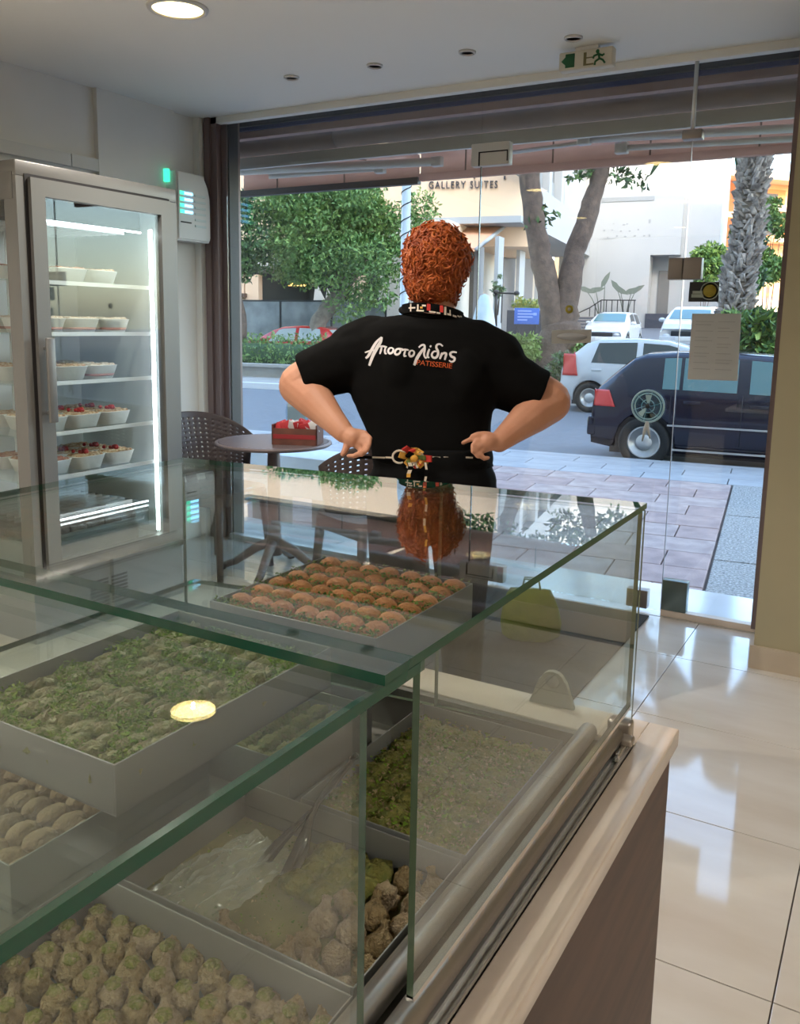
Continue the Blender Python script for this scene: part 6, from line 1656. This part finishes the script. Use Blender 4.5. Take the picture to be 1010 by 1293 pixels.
# ---- trousers and shoes
tb_ = MB(); tb_.ell(W(547, 606), (.212, .150, .115), 24, 14); tb_.ell(W(547, 625) , (.208, .148, .11), 24, 14)
tb_.lathe([(.19, -.02), (.20, .03), (.19, .07)], 24, 0, Matrix.Translation(W(546, 588)) @ Matrix.Diagonal((1.02, .74, 1, 1)))
for a, b, s in ((Lh, LF, -1), (Rh, RF, 1)): caps(tb_, [(a + Vector((s * .005, 0, 0)), .116), (a.lerp(b, .3), .100), (a.lerp(b, .55), .082), (a.lerp(b, .98), .066)], 18)
fuse(tb_, "trousers", "trouser_dark", .008, 6, pr_)
mat("shoe_dark", (0.03, 0.03, 0.032), 0.5)
for p_, yaw in ((LF, .12), (RF, -.12)):
    mb = MB(); M = Matrix.Translation((p_.x, p_.y, 0)) @ Matrix.Rotation(yaw, 4, 'Z')
    mb.ell(M @ Vector((0, .07, .042)), (.048, .135, .032), 16, 10, 0, Matrix.Rotation(yaw, 4, 'Z')); mb.ell(M @ Vector((0, -.01, .066)), (.044, .065, .055), 16, 10, 0, Matrix.Rotation(yaw, 4, 'Z')); mb.box((-.045, -.06, .0095), (.045, .19, .022), 0, M)
    mb.build("shoe", "shoe_dark", pr_)

# ---- apron: patterned neck strap, waist string, bright bow with hanging ends
ap = link("apron", None, pr_)
def strip(name, pts, w_, m_, parent, lift=.004, thick=.0015):
    P = [on_shirt(x, y, lift) for x, y in pts]; V = []
    for i, p in enumerate(P):
        tg_ = (P[min(i + 1, len(P) - 1)] - P[max(i - 1, 0)]).normalized(); nn = tg_.cross(Vector((0, 1, 0))).normalized()
        V += [p + nn * w_ / 2, p - nn * w_ / 2]
    o = MB().add(V, [(2 * i, 2 * i + 1, 2 * i + 3, 2 * i + 2) for i in range(len(P) - 1)], 0, True).build(name, m_, parent)
    so = o.modifiers.new("thick", 'SOLIDIFY'); so.thickness = thick; return o
# neck strap lies round the back of the neck, over the collar
npts = [W(546, 390) + Vector((.108 * math.sin(a), .014 - .096 * math.cos(a), .006 - .012 * math.sin(a) - .022 * (1 - math.cos(a)))) for a in np.linspace(-1.25, 1.25, 26)]
V = []
for p in npts: V += [p + Vector((0, -.003, .009)), p + Vector((0, -.013, -.022))]
MB().add(V, [(2 * i, 2 * i + 1, 2 * i + 3, 2 * i + 2) for i in range(25)], 0, True).build("neck_strap", "cloth_black", ap)
def on_strap(i0, i1, j0, j1):
    out = []
    for i, j in ((i0, j0), (i1, j0), (i1, j1), (i0, j1)):
        q = min(24.999, max(0, i)); a_ = int(q); f_ = q - a_
        t_ = Vector(V[2 * a_]).lerp(Vector(V[2 * a_ + 2]), f_); b_ = Vector(V[2 * a_ + 1]).lerp(Vector(V[2 * a_ + 3]), f_)
        out.append(t_.lerp(b_, j) + Vector((0, -.0022, 0)))
    return out
pb = {"print_red": MB(), "print_cream": MB(), "print_yellow": MB()}
for i0, i1, j0, j1, m_ in ((10.5, 15.5, .05, .75, "print_red"), (4.2, 6.8, .45, .6, "print_cream"), (4.8, 5.3, .1, .9, "print_cream"), (7.2, 9.6, .75, .9, "print_cream"), (7.4, 7.9, .2, .8, "print_cream"), (9.0, 10.2, .2, .38, "print_cream"), (8.4, 9.2, .4, .6, "print_yellow"), (11.2, 13.2, .78, .93, "print_cream"),
                           (15.8, 16.5, .1, .95, "print_cream"), (16.8, 18.2, .7, .9, "print_cream"), (17.6, 18.0, .3, .9, "print_cream"), (18.8, 20.4, .72, .9, "print_cream"), (20.8, 22.2, .6, .75, "print_cream"), (22.4, 23.4, .5, .65, "print_cream"), (13.4, 14.6, .8, .95, "print_cream")):
    P = on_strap(i0, i1, j0, j1); pb[m_].add(P, [(0, 1, 2, 3)])
for m_, b in pb.items(): b.build("strap_print", m_, ap)
strip("waist_string", [(447 + i * 7.2, 578 + .10 * (i * 7.2 / 10) - .6 * math.sin(i * .8)) for i in range(19)] + [(588, 578.5), (602, 580), (615, 581)], .010, "cloth_black", ap, .008)
sp = MB()
for x0, x1 in ((470, 486), (486.5, 497), (546, 556), (560, 566), (588, 597)):
    a, b = on_shirt(x0, 577.5, .012), on_shirt(x1, 578, .012); sp.add([a + Vector((0, 0, .0028)), b + Vector((0, 0, .0028)), b - Vector((0, 0, .0028)), a - Vector((0, 0, .0028))], [(0, 1, 2, 3)])
sp.build("string_print", "print_cream", ap)
bc = on_shirt(523, 578, .02)
bowm = ["cloth_black", "print_red", "print_yellow", "print_cream", "print_green"]
mb = MB(); g = np.random.default_rng(17)
for i in range(22):
    th = g.uniform(0, math.tau); L_ = g.uniform(.028, .056); ax_ = Vector((math.cos(th), 0, math.sin(th) * .8)); nn = Vector((-math.sin(th), .4 * g.normal(), math.cos(th))) * .010
    P = []
    for q in range(7):
        s_ = q / 6; c = bc + ax_ * (L_ * math.sin(math.pi * s_)) + Vector((0, -.016 * math.sin(math.tau * s_ * .5) - .006 * g.random(), 0)) + Vector((.012 * (s_ - .5), 0, 0)); P += [c + nn, c - nn]
    mb.add(P, [(2 * q, 2 * q + 1, 2 * q + 3, 2 * q + 2) for q in range(6)], [1, 2, 2, 1, 3, 0, 4, 2][i % 8], True)
mb.ell(bc + Vector((0, -.012, 0)), (.013, .012, .012), 10, 8, 2); mb.build("bow", bowm, ap)
mb = MB(); mb.tube([bc + Vector((-.046 + .022 * math.cos(a), -.012, .004 + .020 * math.sin(a))) for a in np.linspace(.6, 5.2, 14)], .0035, 6); mb.build("bow_loop", "print_cream", ap)
for nm, px, ye, w_ in (("ribbon_end", 517, 640, .016), ("ribbon_end", 537, 690, .011)):
    P = [W(px + 1.5 * math.sin(q * 1.3), 584 + (ye - 584) * q / 12, KP - .19 + .0 * q) for q in range(13)]; V2 = []
    for p in P: V2 += [p + Vector((w_ / 2, 0, 0)), p - Vector((w_ / 2, 0, 0))]
    mb = MB().add(V2, [(2 * i, 2 * i + 1, 2 * i + 3, 2 * i + 2) for i in range(12)], 0, True)
    for i in range(12):
        if i % 3 != 1: mb.add([Vector(V2[2 * i]) + Vector((-.002, -.001, 0)), Vector(V2[2 * i + 1]) + Vector((.002, -.001, 0)), Vector(V2[2 * i + 3]) + Vector((.002, -.001, 0)), Vector(V2[2 * i + 2]) + Vector((-.002, -.001, 0))], [(0, 1, 2, 3)], 1 + (i % 2))
    mb.build(nm, ["cloth_black", "print_cream", "print_yellow"], ap)

# ---- curly orange hair: a rounded mass and some nine hundred short curls
cap_ = MB()
cap_.ell(hc + Vector((.0, -.012, .016)), (.106, .108, .112), 24, 16); cap_.ell(hc + Vector((-.01, -.030, -.055)), (.092, .080, .085), 20, 12); cap_.ell(hc + Vector((.005, -.020, -.095)), (.070, .062, .050), 18, 10)
o_ = fuse(cap_, "hair_core", "hair_orange", .006, 3, pr_)
hm = o_.data; bpy.data.objects.remove(o_)
g = np.random.default_rng(23)
cb = MB(); cb.v = [tuple(v.co) for v in hm.vertices if True]; cb.f = [tuple(p.vertices) for p in hm.polygons]
# open the face: drop the hair skin over it
keep = []
for f in cb.f:
    c = sum((Vector(cb.v[i]) for i in f), Vector()) / len(f) - hc
    keep.append(not (c.y > .045 and c.z < .075))
cb.f = [f for f, k_ in zip(cb.f, keep) if k_]; cb.m = [0] * len(cb.f); cb.sm = [True] * len(cb.f)
polys = [p for p in hm.polygons]
cent = np.array([tuple(p.center) for p in polys]); nor = np.array([tuple(p.normal) for p in polys]); area = np.array([p.area for p in polys])
ok = [i for i in range(len(polys)) if not (cent[i][1] - hc.y > .04 and cent[i][2] - hc.z < .075)]
pick = g.choice(ok, 950, p=area[ok] / area[ok].sum())
for n_i, i in enumerate(pick):
    c = Vector(cent[i]); nrm = Vector(nor[i]); low = max(0, min(1, (hc.z - .02 - c.z) / .10))
    a_ = nrm.orthogonal().normalized(); a_ = Matrix.Rotation(g.uniform(0, 6.28), 3, nrm) @ a_; b_ = nrm.cross(a_)
    rr = g.uniform(.009, .019) * (1 - .35 * low); turns = g.uniform(.6, 1.15); lift = g.uniform(.004, .020) * (1 - .6 * low)
    pts = []
    for q in range(9):
        th = turns * math.tau * q / 8 + 1.2; pts.append(c - nrm * .003 + a_ * (rr * math.cos(th)) + b_ * (rr * math.sin(th)) + nrm * (lift * q / 8 + .004 * math.sin(th)) - Vector((0, 0, .010 * low * q / 8)))
    cb.tube(pts, [.002, .0034, .0042, .0045, .0045, .0042, .0036, .0028, .0010], 6, 0 if n_i % 4 else 1, False)
cb.build("hair", ["hair_orange", "hair_light"], pr_)
bpy.data.meshes.remove(hm)
